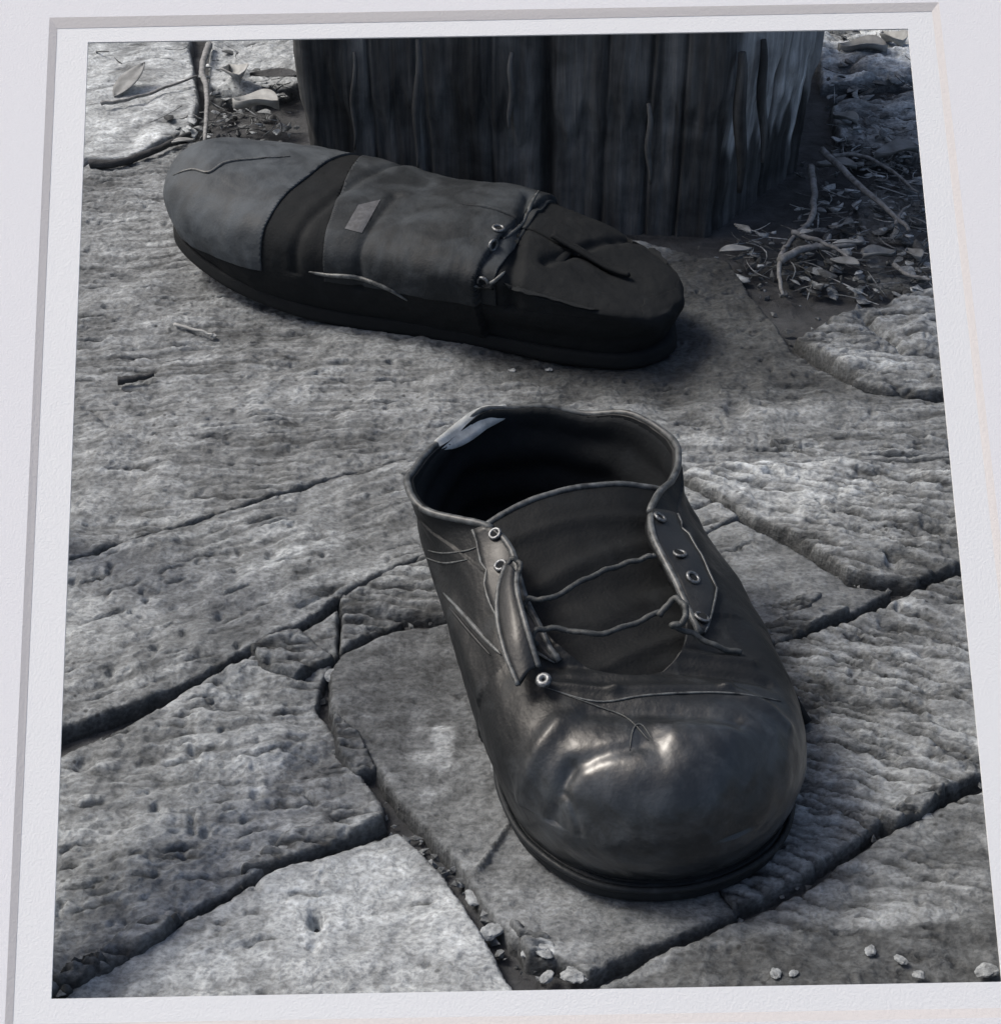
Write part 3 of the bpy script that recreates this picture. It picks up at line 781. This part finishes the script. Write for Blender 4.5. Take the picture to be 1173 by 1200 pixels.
    link('insole', mesh_np('insole', V, [(i, (i + 1) % n, n) for i in range(n)]), M_lining, root)
    # collar binding along the real rim, from lacing corner round the heel to lacing corner
    rim = RIMS[root.name]; i0 = int(np.argmax(rim[:, 1])); rim = np.roll(rim, -i0, axis=0)
    if rim[5, 0] < 0: rim = rim[::-1]
    n = len(rim); ja = next(i for i in range(n) if rim[i, 1] < .096); jb = n - 1 - next(i for i in range(n) if rim[n - 1 - i, 1] < .099)
    col = rim[ja:jb + 1][::2] + np.array([0, 0, .0004])
    link('collar_binding', tube_mesh('collar_binding', col, .0015, 8), M_binding, root)
    rimL, rimR = rim[:ja + 1], rim[jb:][::-1]
    # a torn pale flap of lining hanging over the back of the collar
    A = []
    for i in range(15):
        t_ = i / 14; base = catmull([st[7][5], st[8][5], st[9][5]], 14)
        p = col[int(len(col) * (.33 + .16 * t_))]; wdt = .0075 * math.sin(math.pi * (.08 + .86 * t_)) ** .7
        for j in range(5):
            s_ = j / 4; A.append(p + np.array([-.0030, .005, -.006]) * s_ * wdt / .0075 + np.array([.0005, -.001, .0016]) * (1 - s_) + np.array([0, 0, .0008 * math.sin(t_ * 6)]))
    o = link('torn_lining', mesh_np('torn_lining', A, grid_quads(15, 5)), M_tear, root)
    o.modifiers.new('thickness', 'SOLIDIFY').thickness = .0012
    # facings with eyelets
    for side, idx, es in ((1, (4, 5, 6), (.10, .30, .55, .76)), (-1, (14, 13, 12), (.12, .36, .58, .90))):
        Vf, nn = facing(st, idx, root, M_leather, bv=bv)
        nU = len(Vf)
        edge = Vf[:, 0] + nn[:, 0] * .0006
        link('facing_edge', tube_mesh('facing_edge', edge, .0014, 8), M_binding, root)
        low = Vf[:, -1] + nn[:, -1] * .0007
        link('stitching', tube_mesh('stitching', low, .0006, 6), M_binding, root)
        for e in ((.14, .42, .62, .93) if side < 0 else (.72, .93)):
            i = int(e * (nU - 1)); c_ = lerp(Vf[i, 2], Vf[i, 3], .5) + nn[i, 3] * .0013; nrm = nn[i, 3]
            jit = Vector((random.uniform(-.25, .25), random.uniform(-.25, .25), random.uniform(-.1, .1)))
            ey = link('eyelet', ring_mesh('eyelet', c_, Vector(nrm) + jit, random.uniform(.0021, .0027), random.uniform(.0006, .0009)), M_metal, root)
            link('hole', disc_mesh('hole', c_ , nrm, .0025), M_lining, ey)
    # tongue with folds
    nu, nv = 60, 40; V = []
    for i in range(nu):
        u = i / (nu - 1)
        y = .176 - .096 * u; zc = .056 + .026 * u; hw = .028 + .016 * u
        for j in range(nv):
            s_ = -1 + 2 * j / (nv - 1); x = s_ * hw
            z = zc - .004 - .006 * math.sin(math.pi * min(1, u * 1.1)) - .006 * (abs(s_) ** 2) * (.3 + u)
            z += .0020 * math.exp(-((u - .40 - .07 * s_) / .045) ** 2) + .0018 * math.exp(-((u - .68 + .06 * s_) / .035) ** 2) - .002 * math.exp(-((u - .55) / .06) ** 2) + .0022 * math.exp(-((u - .22 + .05 * s_) / .03) ** 2) + .0014 * math.exp(-((u - .85 - .03 * s_) / .025) ** 2)
            yy = y + .004 * s_ * (1 if True else 0) - .006 * (1 - s_ * s_) * u
            V.append((x, yy, z - .004 * math.exp(-(u / .12) ** 2)))
    V = np.array(V); V[:, 2] += .0010 * fbm(V[:, 0], V[:, 1], 45, 3)
    to = link('tongue', mesh_np('tongue', V, grid_quads(nu, nv)), M_tongue, root)
    to.modifiers.new('thickness', 'SOLIDIFY').thickness = .0024
    ed = V.reshape(nu, nv, 3)[-1]; link('tongue_edge', tube_mesh('tongue_edge', ed, .0013, 8), M_binding, root)
    # strap loop folded back over the picture-left facing
    def strap(pts, wid, name='pull_strap'):
        P = catmull(pts, 10); VV = []
        for i, p in enumerate(P):
            a = P[max(i - 1, 0)]; b = P[min(i + 1, len(P) - 1)]; tt = (b - a) / np.linalg.norm(b - a)
            sd2 = np.cross(tt, [0, 0, 1]); sd2 /= np.linalg.norm(sd2) + 1e-9; up = np.cross(sd2, tt)
            for j in range(5):
                s_ = -1 + j / 2; VV.append(p + sd2 * wid * s_ + up * .0012 * (1 - s_ * s_))
        o = link(name, mesh_np(name, VV, grid_quads(len(P), 5)), M_leather, root); o.modifiers.new('thickness', 'SOLIDIFY').thickness = .002
        VV = np.array(VV).reshape(len(P), 5, 3)
        for j in (0, 4): link('strap_edge', tube_mesh('strap_edge', VV[:, j], .0009, 6), M_binding, root)
    def path3(pts):          # photo places with heights -> own space
        Mi = M.inverted(); return [np.array(Mi @ Vector(G(px, py, z))) for px, py, z in pts]
    fl_a = catmull(path3([(592, 664, .079), (584, 690, .077), (583, 725, .073), (592, 765, .069), (607, 803, .064)]), 6)
    fl_b = catmull(path3([(606, 672, .081), (606, 692, .080), (614, 725, .077), (622, 752, .073), (631, 782, .067)]), 6)
    VV = []
    for a_, b_ in zip(fl_a, fl_b):
        for j in range(7):
            t_ = j / 6; VV.append(lerp(a_, b_, t_) + np.array([0, 0, .0022 * math.sin(math.pi * t_)]))
    link('folded_flap', mesh_np('folded_flap', VV, grid_quads(len(fl_a), 7)), M_leather, root).modifiers.new('thickness', 'SOLIDIFY').thickness = .0016
    link('facing_edge', tube_mesh('facing_edge', fl_a, .0010, 6), M_binding, root)
    link('facing_edge', tube_mesh('facing_edge', fl_b, .0012, 6), M_binding, root)
    def lace(pts, r=.0011):
        P = catmull(path3(pts), 8); P[:, 2] += .0004 * np.sin(np.arange(len(P)) * .9)
        tp = [1 + .07 * math.sin(i * 2.1) for i in range(len(P))]
        link('lace', tube_mesh('lace', P, r, 7, taper=tp), M_lace, root)
    lace([(618, 722, .068), (612, 712, .072), (620, 702, .075), (645, 701, .075), (690, 677, .075), (722, 664, .074), (752, 655, .075), (768, 650, .076)])
    lace([(632, 757, .064), (624, 750, .069), (629, 739, .072), (655, 737, .071), (700, 743, .070), (745, 730, .070), (778, 714, .072)], .0011)
    lace([(590, 668, .078), (600, 655, .081), (610, 662, .080), (606, 676, .078)], .0010)
    lace([(772, 722, .071), (790, 702, .076), (803, 712, .076), (801, 728, .073), (786, 734, .071)], .0013)
    lace([(786, 734, .071), (810, 742, .068), (838, 757, .064), (868, 765, .060)], .0011)
    link('strap_end', tube_mesh('strap_end', catmull(path3([(890, 742, .050), (908, 775, .034), (925, 812, .014), (946, 848, .004)]), 6), .0022, 6), M_quarter, root)
    bt = link('rivet', ring_mesh('rivet', (.040, .170, .0640), (.3, .3, 1), .0018, .0013), M_metal, root)
    for pts, r, nm, mt in (([(640, 806), (700, 823), (760, 815), (850, 812), (915, 822)], .0005, 'vamp_seam', M_binding),
                       ([(655, 812), (700, 828), (735, 842), (760, 868)], .0004, 'crack', M_lace), ([(738, 880), (742, 855), (752, 850), (765, 868)], .0004, 'crack', M_lace),
                       ([(520, 695), (545, 722), (570, 750), (588, 768)], .0010, 'quarter_seam', M_binding), ([(527, 712), (550, 740), (575, 768)], .0007, 'quarter_seam', M_leather),
                       ([(488, 640), (515, 648), (545, 646), (562, 640)], .0004, 'stitching', M_binding), ([(496, 652), (520, 660), (548, 656)], .0004, 'stitching', M_binding)):
        seam(bv, M, pts, r, nm, mt, root)
    # toe cap seam: two lines of thread round the cap
    return root, st
front, fst = front_shoe()

# ---- the further shoe
def back_shoe():
    # heel at the right, toe at the left and further off
    hp = G(788, 415); tp = G(196, 284)
    d = tp - hp; L = np.hypot(d[0], d[1]); yaw = math.atan2(d[1], d[0]) - math.pi / 2
    root = empty('old_shoe', (hp[0], hp[1], .0005), yaw)
    tag(root, 'dull battered leather shoe lying crosswise in front of the wooden post', 'shoe', 'pair of old shoes')
    sc = L / .243
    BACK = [SHOE[0], SHOE[1],
        [(.051, .190, .007), (.058, .192, .024), (.056, .187, .043), (.044, .180, .055), (.023, .170, .060), (0, .160, .061)],
        [(.054, .155, .007), (.060, .155, .024), (.060, .150, .044), (.052, .140, .056), (.030, .118, .062), (0, .098, .064)],
        [(.048, .125, .007), (.056, .122, .024), (.058, .116, .046), (.053, .102, .057), (.036, .088, .063), (.0012, .084, .0645)],
        [(.042, .095, .007), (.052, .094, .024), (.057, .090, .046), (.053, .080, .054), (.036, .070, .060), (.0012, .068, .0615)],
        [(.038, .068, .007), (.048, .066, .024), (.053, .062, .044), (.052, .056, .049), (.034, .052, .055), (.0012, .054, .0555)],
        [(.037, .038, .007), (.045, .036, .022), (.050, .034, .038), (.050, .033, .043), (.032, .034, .048), (.0012, .040, .0485)],
        [(.026, .010, .007), (.033, .006, .020), (.038, .004, .032), (.036, .006, .037), (.024, .016, .041), (.001, .028, .0425)],
        [(0, 0, .007), (0, -.006, .018), (0, -.007, .028), (0, -.004, .033), (0, .008, .038), (0, .020, .041)]]
    keep_ = SHOE[:]; SHOE[:] = BACK
    def fn(side, k, l, p): return p * np.array([1.0, sc, 1.0])
    st = cage(fn); SHOE[:] = keep_
    def spring(y): return .013 * np.clip((y / sc - .125) / .11, 0, 2) ** 1.6
    def deform(co, no):
        x, y, z = co.T
        co = co + no * (.0018 * fbm(x + z, y, 24, 3) + .0007 * fbm(x - z, y, 90, 3))[:, None]
        co = crease(co, no, (-.07, .150 * sc), (.07, .140 * sc), .003, .002)
        co = crease(co, no, (-.07, .120 * sc), (.00, .125 * sc), .003, .002)
        m = y < .07 * sc
        co = co + no * ((.007 * fbm(x, z, 25, 3) - .003) * m)[:, None]
        wst = np.exp(-((y / sc - .115) / .025) ** 2); co[:, 0] *= 1 - .07 * wst; co[:, 2] -= .004 * wst * np.clip(co[:, 2] / .05, 0, 1)
        co = crease(co, no, (-.05, .055 * sc), (.03, .075 * sc), .0035, .0035); co = crease(co, no, (.05, .03 * sc), (-.02, .050 * sc), .003, .003)
        co[:, 2] += spring(co[:, 1]) * (1.9 - .9 * np.clip(co[:, 2] / .055, 0, 1)); return co
    cy_, sy_ = math.cos(-yaw), math.sin(-yaw)
    def loc(px, py, z):
        g = G(px, py, z); dx, dy = g[0] - hp[0], g[1] - hp[1]; return np.array([dx * cy_ - dy * sy_, dx * sy_ + dy * cy_])
    def beyond(a, b):       # upright plane through a and b, facing the toe
        nrm = np.array([-(b - a)[1], (b - a)[0]]); nrm = nrm if nrm[1] > 0 else -nrm
        return ((a[0], a[1], 0), (nrm[0], nrm[1], 0))
    l1 = beyond(loc(402, 188, .058), loc(335, 285, .035)); l2 = beyond(loc(418, 190, .060), loc(385, 300, .04)); l3 = beyond(loc(632, 222, .07), loc(560, 370, .04))
    regs = [('shaded_side', ((0, 0, .034), (0, -.02, -1)), M_quarter, .0002), ('toe_cap', l1, M_cap, .0012), ('strap', l2, M_quarter, .0002), ('vamp', l3, M_leather_old, .0012), ('quarter', None, M_quarter, 0.0)]  # the lower side's shade, and some of the quarter's, is put into dark leather
    ups = build_upper(st, deform, None, root, regions=regs)
    bv = bvh_of(ups); M = root_matrix(root)
    for (px, py) in ((584, 268), (577, 287), (566, 330)):
        h = on_shoe(bv, M, px, py)
        if h:
            ey = link('eyelet', ring_mesh('eyelet', h[0] + h[1] * .0005, h[1], .0028, .0009), M_metal, root)
            link('hole', disc_mesh('hole', h[0] + h[1] * .0004, h[1], .0026), M_lining, ey)
    for pts, r in ([(632, 222), (622, 240), (612, 262), (590, 280)], .0012), ([(362, 318), (385, 322), (420, 325), (455, 338), (478, 352)], .0014), \
                  ([(203, 205), (225, 198), (245, 202), (265, 190), (300, 186), (340, 183)], .0010), ([(592, 318), (575, 332), (555, 336)], .0012):
        seam(bv, M, pts, r, 'torn_edge', M_binding, root)
    # pale scuffed label on the vamp
    V = []; ok = True
    for i in range(7):
        for j in range(9):
            a_ = np.array([lerp(np.array([420, 240.]), np.array([446, 234.]), i / 6), lerp(np.array([404, 268.]), np.array([424, 273.]), i / 6)])
            p = lerp(a_[0], a_[1], j / 8); h = on_shoe(bv, M, p[0], p[1]); 
            if h is None: ok = False; break
            V.append(h[0] + h[1] * .0003)
    if ok: link('label_patch', mesh_np('label_patch', V, grid_quads(7, 9)), M_patch, root)
    me = sole_mesh(st, .0005)
    n = len(me.vertices); co = np.empty(n * 3, np.float32); me.vertices.foreach_get('co', co); co = co.reshape(-1, 3); co[:, 2] += 1.85 * spring(co[:, 1]); me.vertices.foreach_set('co', co.ravel())
    link('sole', me, M_quarter, root)
    col = catmull([st[k][5] for k in range(6, 13)], 10)
    for _ in range(10): col[1:-1] = (col[:-2] + col[1:-1] * 2 + col[2:]) / 4
    link('collar_binding', tube_mesh('collar_binding', col, .0014, 8), M_quarter, root)
    # tongue
    nu, nv = 30, 16; V = []
    for i in range(nu):
        u = i / (nu - 1)
        for j in range(nv):
            s_ = -1 + 2 * j / (nv - 1)
            V.append((s_ * .022, (.115 - .070 * u) * sc, .058 - .010 * u - .006 * s_ * s_))
    to = link('tongue', mesh_np('tongue', V, grid_quads(nu, nv)), M_quarter, root); to.modifiers.new('thickness', 'SOLIDIFY').thickness = .0025
    return root, st, sc
back, bst, bsc = back_shoe()

# ------------------------------------------------------------------ twigs, leaves, chips
def twig(places, rad, z=.004, label='', mt=None, cat='twig', group='twigs lying by the post', lift=None):
    P = [G(px, py, (z if lift is None else lift[i])) for i, (px, py) in enumerate(places)]
    c = np.array(P).mean(0); c[2] = 0
    Q = catmull(np.array(P) - c, 8); n = len(Q)
    Q[:, 0] += .0012 * perlin(np.arange(n) * .35 + places[0][0], np.zeros(n)); Q[:, 2] += .001 * perlin(np.arange(n) * .3, np.ones(n) * places[0][1])
    tp = 1.1 - .6 * np.linspace(0, 1, n)
    o = link('twig', tube_mesh('twig', Q, rad, 7, taper=tp), mt or M_twig); o.location = c
    tag(o, label, cat, group); return o
twig([(963, 175), (1005, 215), (1040, 245), (1066, 270)], .0022, .012, 'long straight bare twig slanting down to the right edge beside the post', lift=[.018, .014, .012, .010])
twig([(975, 182), (1010, 182), (1045, 200), (1075, 225)], .0014, .010, 'thin curved twig crossing above the long slanting twig')
twig([(950, 195), (954, 230), (950, 258), (932, 275), (920, 290)], .0022, .008, 'pale crooked twig hanging down beside the foot of the post')
twig([(920, 290), (913, 312), (916, 345)], .0018, .006, 'short pale twig standing below the crooked one on the dark stone')
twig([(914, 305), (945, 290), (985, 288), (1012, 283)], .0024, .008, 'thick broken twig pointing right from the crooked one')
twig([(928, 272), (960, 282), (995, 300)], .0016, .010, 'small twig crossing over the thick broken one')
twig([(1048, 310), (1065, 322), (1092, 328)], .0014, .006, 'thin pale twig curving against the right edge of the stones')
twig([(1050, 262), (1055, 250), (1066, 240)], .0012, .010, 'tiny forked twig end at the tip of the long slanting twig')
twig([(138, 446), (160, 443), (180, 439)], .0022, .003, 'short dark stick lying alone on the slab at the left', M_soil, group=None)
twig([(105, 192), (145, 189), (190, 172), (222, 156)], .0030, .004, 'dark stick lying in the joint at the far left', M_soil, group=None)
twig([(245, 52), (237, 80), (243, 110), (240, 165)], .0026, .010, 'pale upright twig behind the toe of the further shoe', group=None)
twig([(118, 121), (150, 116), (200, 100), (232, 88)], .0014, .007, 'thin dark twig with a leaf resting against it at the far left', group=None)
twig([(205, 380), (235, 388), (250, 392)], .0010, .003, 'fine pale straw on the slab below the further shoe', M_leaf_l, group=None)

def leaf(px, py, L, W, ang, label, mt=None, z=.006, curl=.3, tip=0.0, cat='leaf', group='dry leaves and scraps on the stones', pitch=0):
    c = G(px, py, z); n, m = 12, 7; V = []
    for i in range(n):
        u = i / (n - 1); hw = W * math.sin(math.pi * u ** .85) ** .8 + 1e-5
        for j in range(m):
            s_ = -1 + 2 * j / (m - 1)
            V.append((s_ * hw / 2, (u - .5) * L, curl * W * .5 * s_ * s_ + .12 * L * curl * math.sin(u * 5) - .0006 * (j == 3)))
    o = link('leaf', mesh_np('leaf', V, grid_quads(n, m)), mt or M_leaf); o.location = c
    o.rotation_euler = (R(pitch), R(tip), R(ang)); o.modifiers.new('thickness', 'SOLIDIFY').thickness = .0005
    tag(o, label, cat, group); return o
leaf(152, 93, .036, .016, -35, 'flat oval grey leaf lying on the pale slab at far left', z=.010, curl=.1, pitch=25)
leaf(322, 88, .036, .016, 80, 'dark oval leaf just left of the post', M_soil, curl=.2, z=.014)
leaf(862, 293, .020, .008, -75, 'small pale curled leaf at the right foot of the post', M_leaf_l, z=.010)
leaf(870, 268, .016, .006, 30, 'narrow grey scrap of leaf above the pale curled leaf', z=.012)
leaf(993, 284, .018, .004, -80, 'bright slender leaf strip on the broken twig', M_leaf_l, z=.014)
leaf(945, 272, .010, .005, -60, 'tiny pale leaf scrap where the twigs cross', M_leaf_l, z=.016)
leaf(990, 308, .018, .010, 60, 'grey leaf scrap below the twig crossing', z=.008)
leaf(1030, 300, .022, .012, -70, 'crumpled leaf right of the twig crossing', curl=.6)
leaf(1070, 300, .016, .010, 20, 'crumpled small leaf by the right edge', curl=.6)
leaf(980, 195, .026, .012, 70, 'dull crumpled leaf at the top of the long twig', curl=.5)
leaf(1050, 180, .030, .016, 100, 'wide crumpled leaf on the far right stone', curl=.6)
leaf(990, 140, .022, .012, 40, 'curled leaf beside the right edge of the post', M_leaf_l, curl=.6)
leaf(1010, 60, .036, .02, 70, 'large pale crumpled leaf at top right', M_leaf_l, curl=.7)
leaf(1045, 50, .030, .02, 20, 'second pale crumpled leaf in the top right corner', M_leaf_l, curl=.7)
leaf(300, 125, .035, .02, 70, 'pale crumpled leaf between the post and the upright twig', M_leaf_l, curl=.7, z=.012)
leaf(275, 90, .030, .02, 20, 'pale crumpled leaf above and right of the upright twig', M_leaf_l, curl=.7, z=.012)
leaf(215, 165, .016, .006, -65, 'small pale scrap at the end of the dark stick', M_leaf_l)
def litter():
    rs = np.random.RandomState(21); V = []; F = []; T = []
    zones = [((1015, 250), (85, 95), 420), ((1020, 75), (60, 45), 150), ((1040, 160), (55, 35), 150), ((288, 110), (48, 45), 130), ((215, 150), (20, 10), 14), ((905, 300), (45, 25), 60), ((160, 60), (60, 20), 10)]
    for (cx, cy), (wx, wy), n in zones:
        for _ in range(n):
            px, py = cx + rs.uniform(-1, 1) * wx, cy + rs.uniform(-1, 1) * wy
            if px < 970 and py < 235 and px > 335: continue
            c = G(px, py, 0) + np.array([0, 0, rs.uniform(-.003, .006)])
            straw = rs.rand() < .45; L = rs.uniform(.008, .030) if straw else rs.uniform(.004, .013); W = rs.uniform(.0005, .0011) if straw else L * rs.uniform(.3, .7)
            a = rs.rand() * 6.28; k = rs.uniform(-.5, .5); tilt = rs.uniform(-.35, .35); cu = rs.uniform(-.8, .8)
            b0 = len(V); m = 6
            for i in range(m):
                u = i / (m - 1) - .5; hw = W * (1 - (2 * abs(u)) ** 2.2) + W * .08
                for s_ in (-1, 0, 1):
                    x = u * L; y = s_ * hw * .5 + k * L * u * u * 2 + (rs.normal() * W * .06)
                    z = u * L * tilt + cu * (abs(s_) * hw * .5) + .3 * cu * L * u * u + (.0004 if s_ == 0 else 0)
                    V.append(c + np.array([x * math.cos(a) - y * math.sin(a), x * math.sin(a) + y * math.cos(a), z]))
                if i:
                    for j in (0, 1): q = b0 + (i - 1) * 3 + j; F.append((q, q + 3, q + 4, q + 1))
            T += [rs.choice([.25, .4, .7, 1.1, 1.5])] * (m * 3)
    me = mesh_np('leaf_litter', V, F); T = np.array(T, np.float32)
    at = me.attributes.new('tone', 'FLOAT_COLOR', 'POINT'); at.data.foreach_set('color', np.stack([T, T, T, T * 0 + 1], 1).ravel())
    o = link('leaf_litter', me, M_stone); tag(o, 'tangle of dry straw and leaf scraps on the ground round the post', 'leaf litter', kind='stuff')
    o.modifiers.new('thickness', 'SOLIDIFY').thickness = .0003
litter()
def chip(px, py, r, label, mt=None, z=.0015, sx=1.3, seed=0):
    rs = np.random.RandomState(seed + int(px)); c = G(px, py, z); bm = bmesh.new()
    bmesh.ops.create_icosphere(bm, subdivisions=3, radius=r * .68)
    for v in bm.verts:
        p = np.array(v.co); f = 1 + .55 * float(perlin(np.array([p[0] / r * 1.1 + px]), np.array([p[1] / r * 1.1 + p[2] / r]))[0]) + .16 * float(perlin(np.array([p[0] / r * 3.7 + px]), np.array([p[1] / r * 3.7 - p[2] / r * 3]))[0])
        v.co = Vector((p[0] * f * sx, p[1] * f, p[2] * f * .42))
    me = bpy.data.meshes.new('stone_chip'); bm.to_mesh(me); bm.free()
    at = me.attributes.new('tone', 'FLOAT_COLOR', 'POINT'); at.data.foreach_set('color', np.ones(len(me.vertices) * 4, np.float32))
    o = link('stone_chip', me, mt or M_chip); o.location = c; o.rotation_euler = (0, 0, rs.rand() * 6)
    tag(o, label, 'stone chip', 'loose stone chips on the paving'); return o
chip(637, 1117, .0034, 'brightest white chip in the joint below the toe of the nearer shoe', z=.001)
chip(641, 1146, .0034, 'pale chip just below the brightest one in the joint', z=-.002)
chip(676, 1143, .0050, 'large rounded pale chip at the bottom of the joint', M_stone_l, z=-.002)
chip(617, 1118, .0026, 'small pale chip left of the brightest one', z=-.001)
chip(575, 1092, .0050, 'long grey chip lodged in the joint left of the nearer toe', M_stone_l, z=-.002, sx=1.6)
chip(556, 1052, .0042, 'grey chip higher in the joint left of the nearer toe', M_stone_l, z=-.003)
chip(583, 895, .0030, 'white chip against the left side of the nearer shoe', z=.002)
chip(413, 885, .0030, 'pale chip in the joint between the left and centre stones', z=-.001)
chip(395, 793, .0055, 'rounded chip at the junction of the joints left of the shoe', M_stone_l, z=-.002)
chip(72, 1164, .0022, 'tiny white chip in the bottom left corner', z=-.001)
chip(138, 1147, .0030, 'small pale chip near the bottom left corner', z=-.002)
chip(1020, 1114, 0.0024, 'pale chip on the dark stone at lower right, uppermost', z=.001)
chip(1056, 1125, 0.0026, 'angular pale chip right of the uppermost lower right chip', z=.001)
chip(908, 1140, 0.0027, 'pale chip on the dark stone nearest the bottom edge, leftmost', z=.001)
chip(930, 1141, 0.0019, 'small pale chip beside the leftmost lower right chip', z=.001)
chip(1076, 1142, 0.0026, 'pale chip on the dark stone close to the bottom edge', z=.001)
chip(1155, 1138, .0046, 'largest pale chip in the bottom right corner', z=.002)
chip(1088, 960, .0044, 'pale pebble lodged in the joint at right', M_stone_l, z=-.003)
chip(250, 393, .0022, 'tiny bright chip on the slab below the further toe', z=.001)
chip(600, 434, .0022, 'small bright chip under the heel of the further shoe', z=.001)
chip(643, 433, .0022, 'small bright chip right of the one under the heel', z=.001)

# ------------------------------------------------------------------ the mount board
def mount():
    INC = 40.0
    O = np.array([0, .425, .015]); nrm = np.array([0, -math.sin(R(INC)), math.cos(R(INC))]); up = np.array([0, math.cos(R(INC)), math.sin(R(INC))])
    camp = np.array([0, 0, CAM_H])
    def on(px, py, off=0.0):
        d = ray(px, py); t = np.dot(O + nrm * off - camp, nrm) / np.dot(d, nrm); return camp + d * t
    root = empty('picture_mount', (0, .425, 0))
    tag(root, 'broad white card surround with a sloping cut inner edge, in front of the shoes', 'mount board')
    loc = np.array([0, .425, 0])
    TH = .0008
    P = [(103, 49), (1064, 33), (1174, 1151), (60, 1171)]
    B = [(67, 33), (1092, 13), (1226, 1181), (15, 1201)]
    A = [(58, 20), (1100, 2), (1237, 1192), (5, 1213)]
    def frame(name, inner, outer, t0, t1, mt, seg=1):
        """ring between two quads; front at t1, back at t0"""
        V = []
        for off in (t1, t0):
            for Q in (inner, outer):
                for p in Q: V.append(p + nrm * off - loc)
        F = []
        for i in range(4):
            j = (i + 1) % 4
            F += [(i, j, 4 + j, 4 + i), (8 + j, 8 + i, 12 + i, 12 + j), (j, i, 8 + i, 8 + j), (4 + i, 4 + j, 12 + j, 12 + i)]
        me = mesh_np(name, V, F, False); bm = bmesh.new(); bm.from_mesh(me); bmesh.ops.recalc_face_normals(bm, faces=bm.faces); bm.to_mesh(me); bm.free()
        return link(name, me, mt, root)
    Pw = [on(*p) for p in P]; Bw = [on(*p) for p in B]
    Aw = [on(p[0], p[1], TH) - nrm * TH for p in A]
    xl, xr = -.203, .206
    s_top = np.dot(Aw[0] - O, up) + .03; s_bot = -.0150 / math.sin(R(INC)) * .93
    outer = [O + up * s_top + np.array([xl, 0, 0]), O + up * s_top + np.array([xr, 0, 0]), O + up * s_bot + np.array([xr, 0, 0]), O + up * s_bot + np.array([xl, 0, 0])]
    frame('board', Aw, outer, .0002, TH, M_mat)
    outer2 = [p * 1.0 for p in outer]
    frame('print_margin', Pw, [lerp(p, q, .25) for p, q in zip(Bw, outer)], -.0008, 0.0, M_paper)
    for i, nm in enumerate(range(4)):
        j = (i + 1) % 4
        V = [Aw[i] + nrm * TH - loc, Aw[j] + nrm * TH - loc, Bw[j] + nrm * .0001 - loc, Bw[i] + nrm * .0001 - loc]
        me = mesh_np('bevel', V, [(3, 2, 1, 0)], False); link('bevel', me, M_core, root)
    # card struts behind the side borders carry the board
    for x, x2 in ((xl + .013, -.245), (xr - .013, .255)):
        a = O + up * (s_top * .82) + np.array([x, 0, 0]) - nrm * .002; b = np.array([x2, a[1] + .05, 0.0])
        bm = bmesh.new(); bmesh.ops.create_cube(bm, size=1)
        L = np.linalg.norm(b - a); M_ = Vector(b - a).to_track_quat('Z', 'X').to_matrix().to_4x4(); M_.translation = Vector((a + b) / 2 - loc)
        for v in bm.verts: v.co = M_ @ Vector((v.co.x * .004, v.co.y * .018, v.co.z * L))
        me = bpy.data.meshes.new('strut'); bm.to_mesh(me); bm.free(); link('strut', me, M_core, root)
mount()
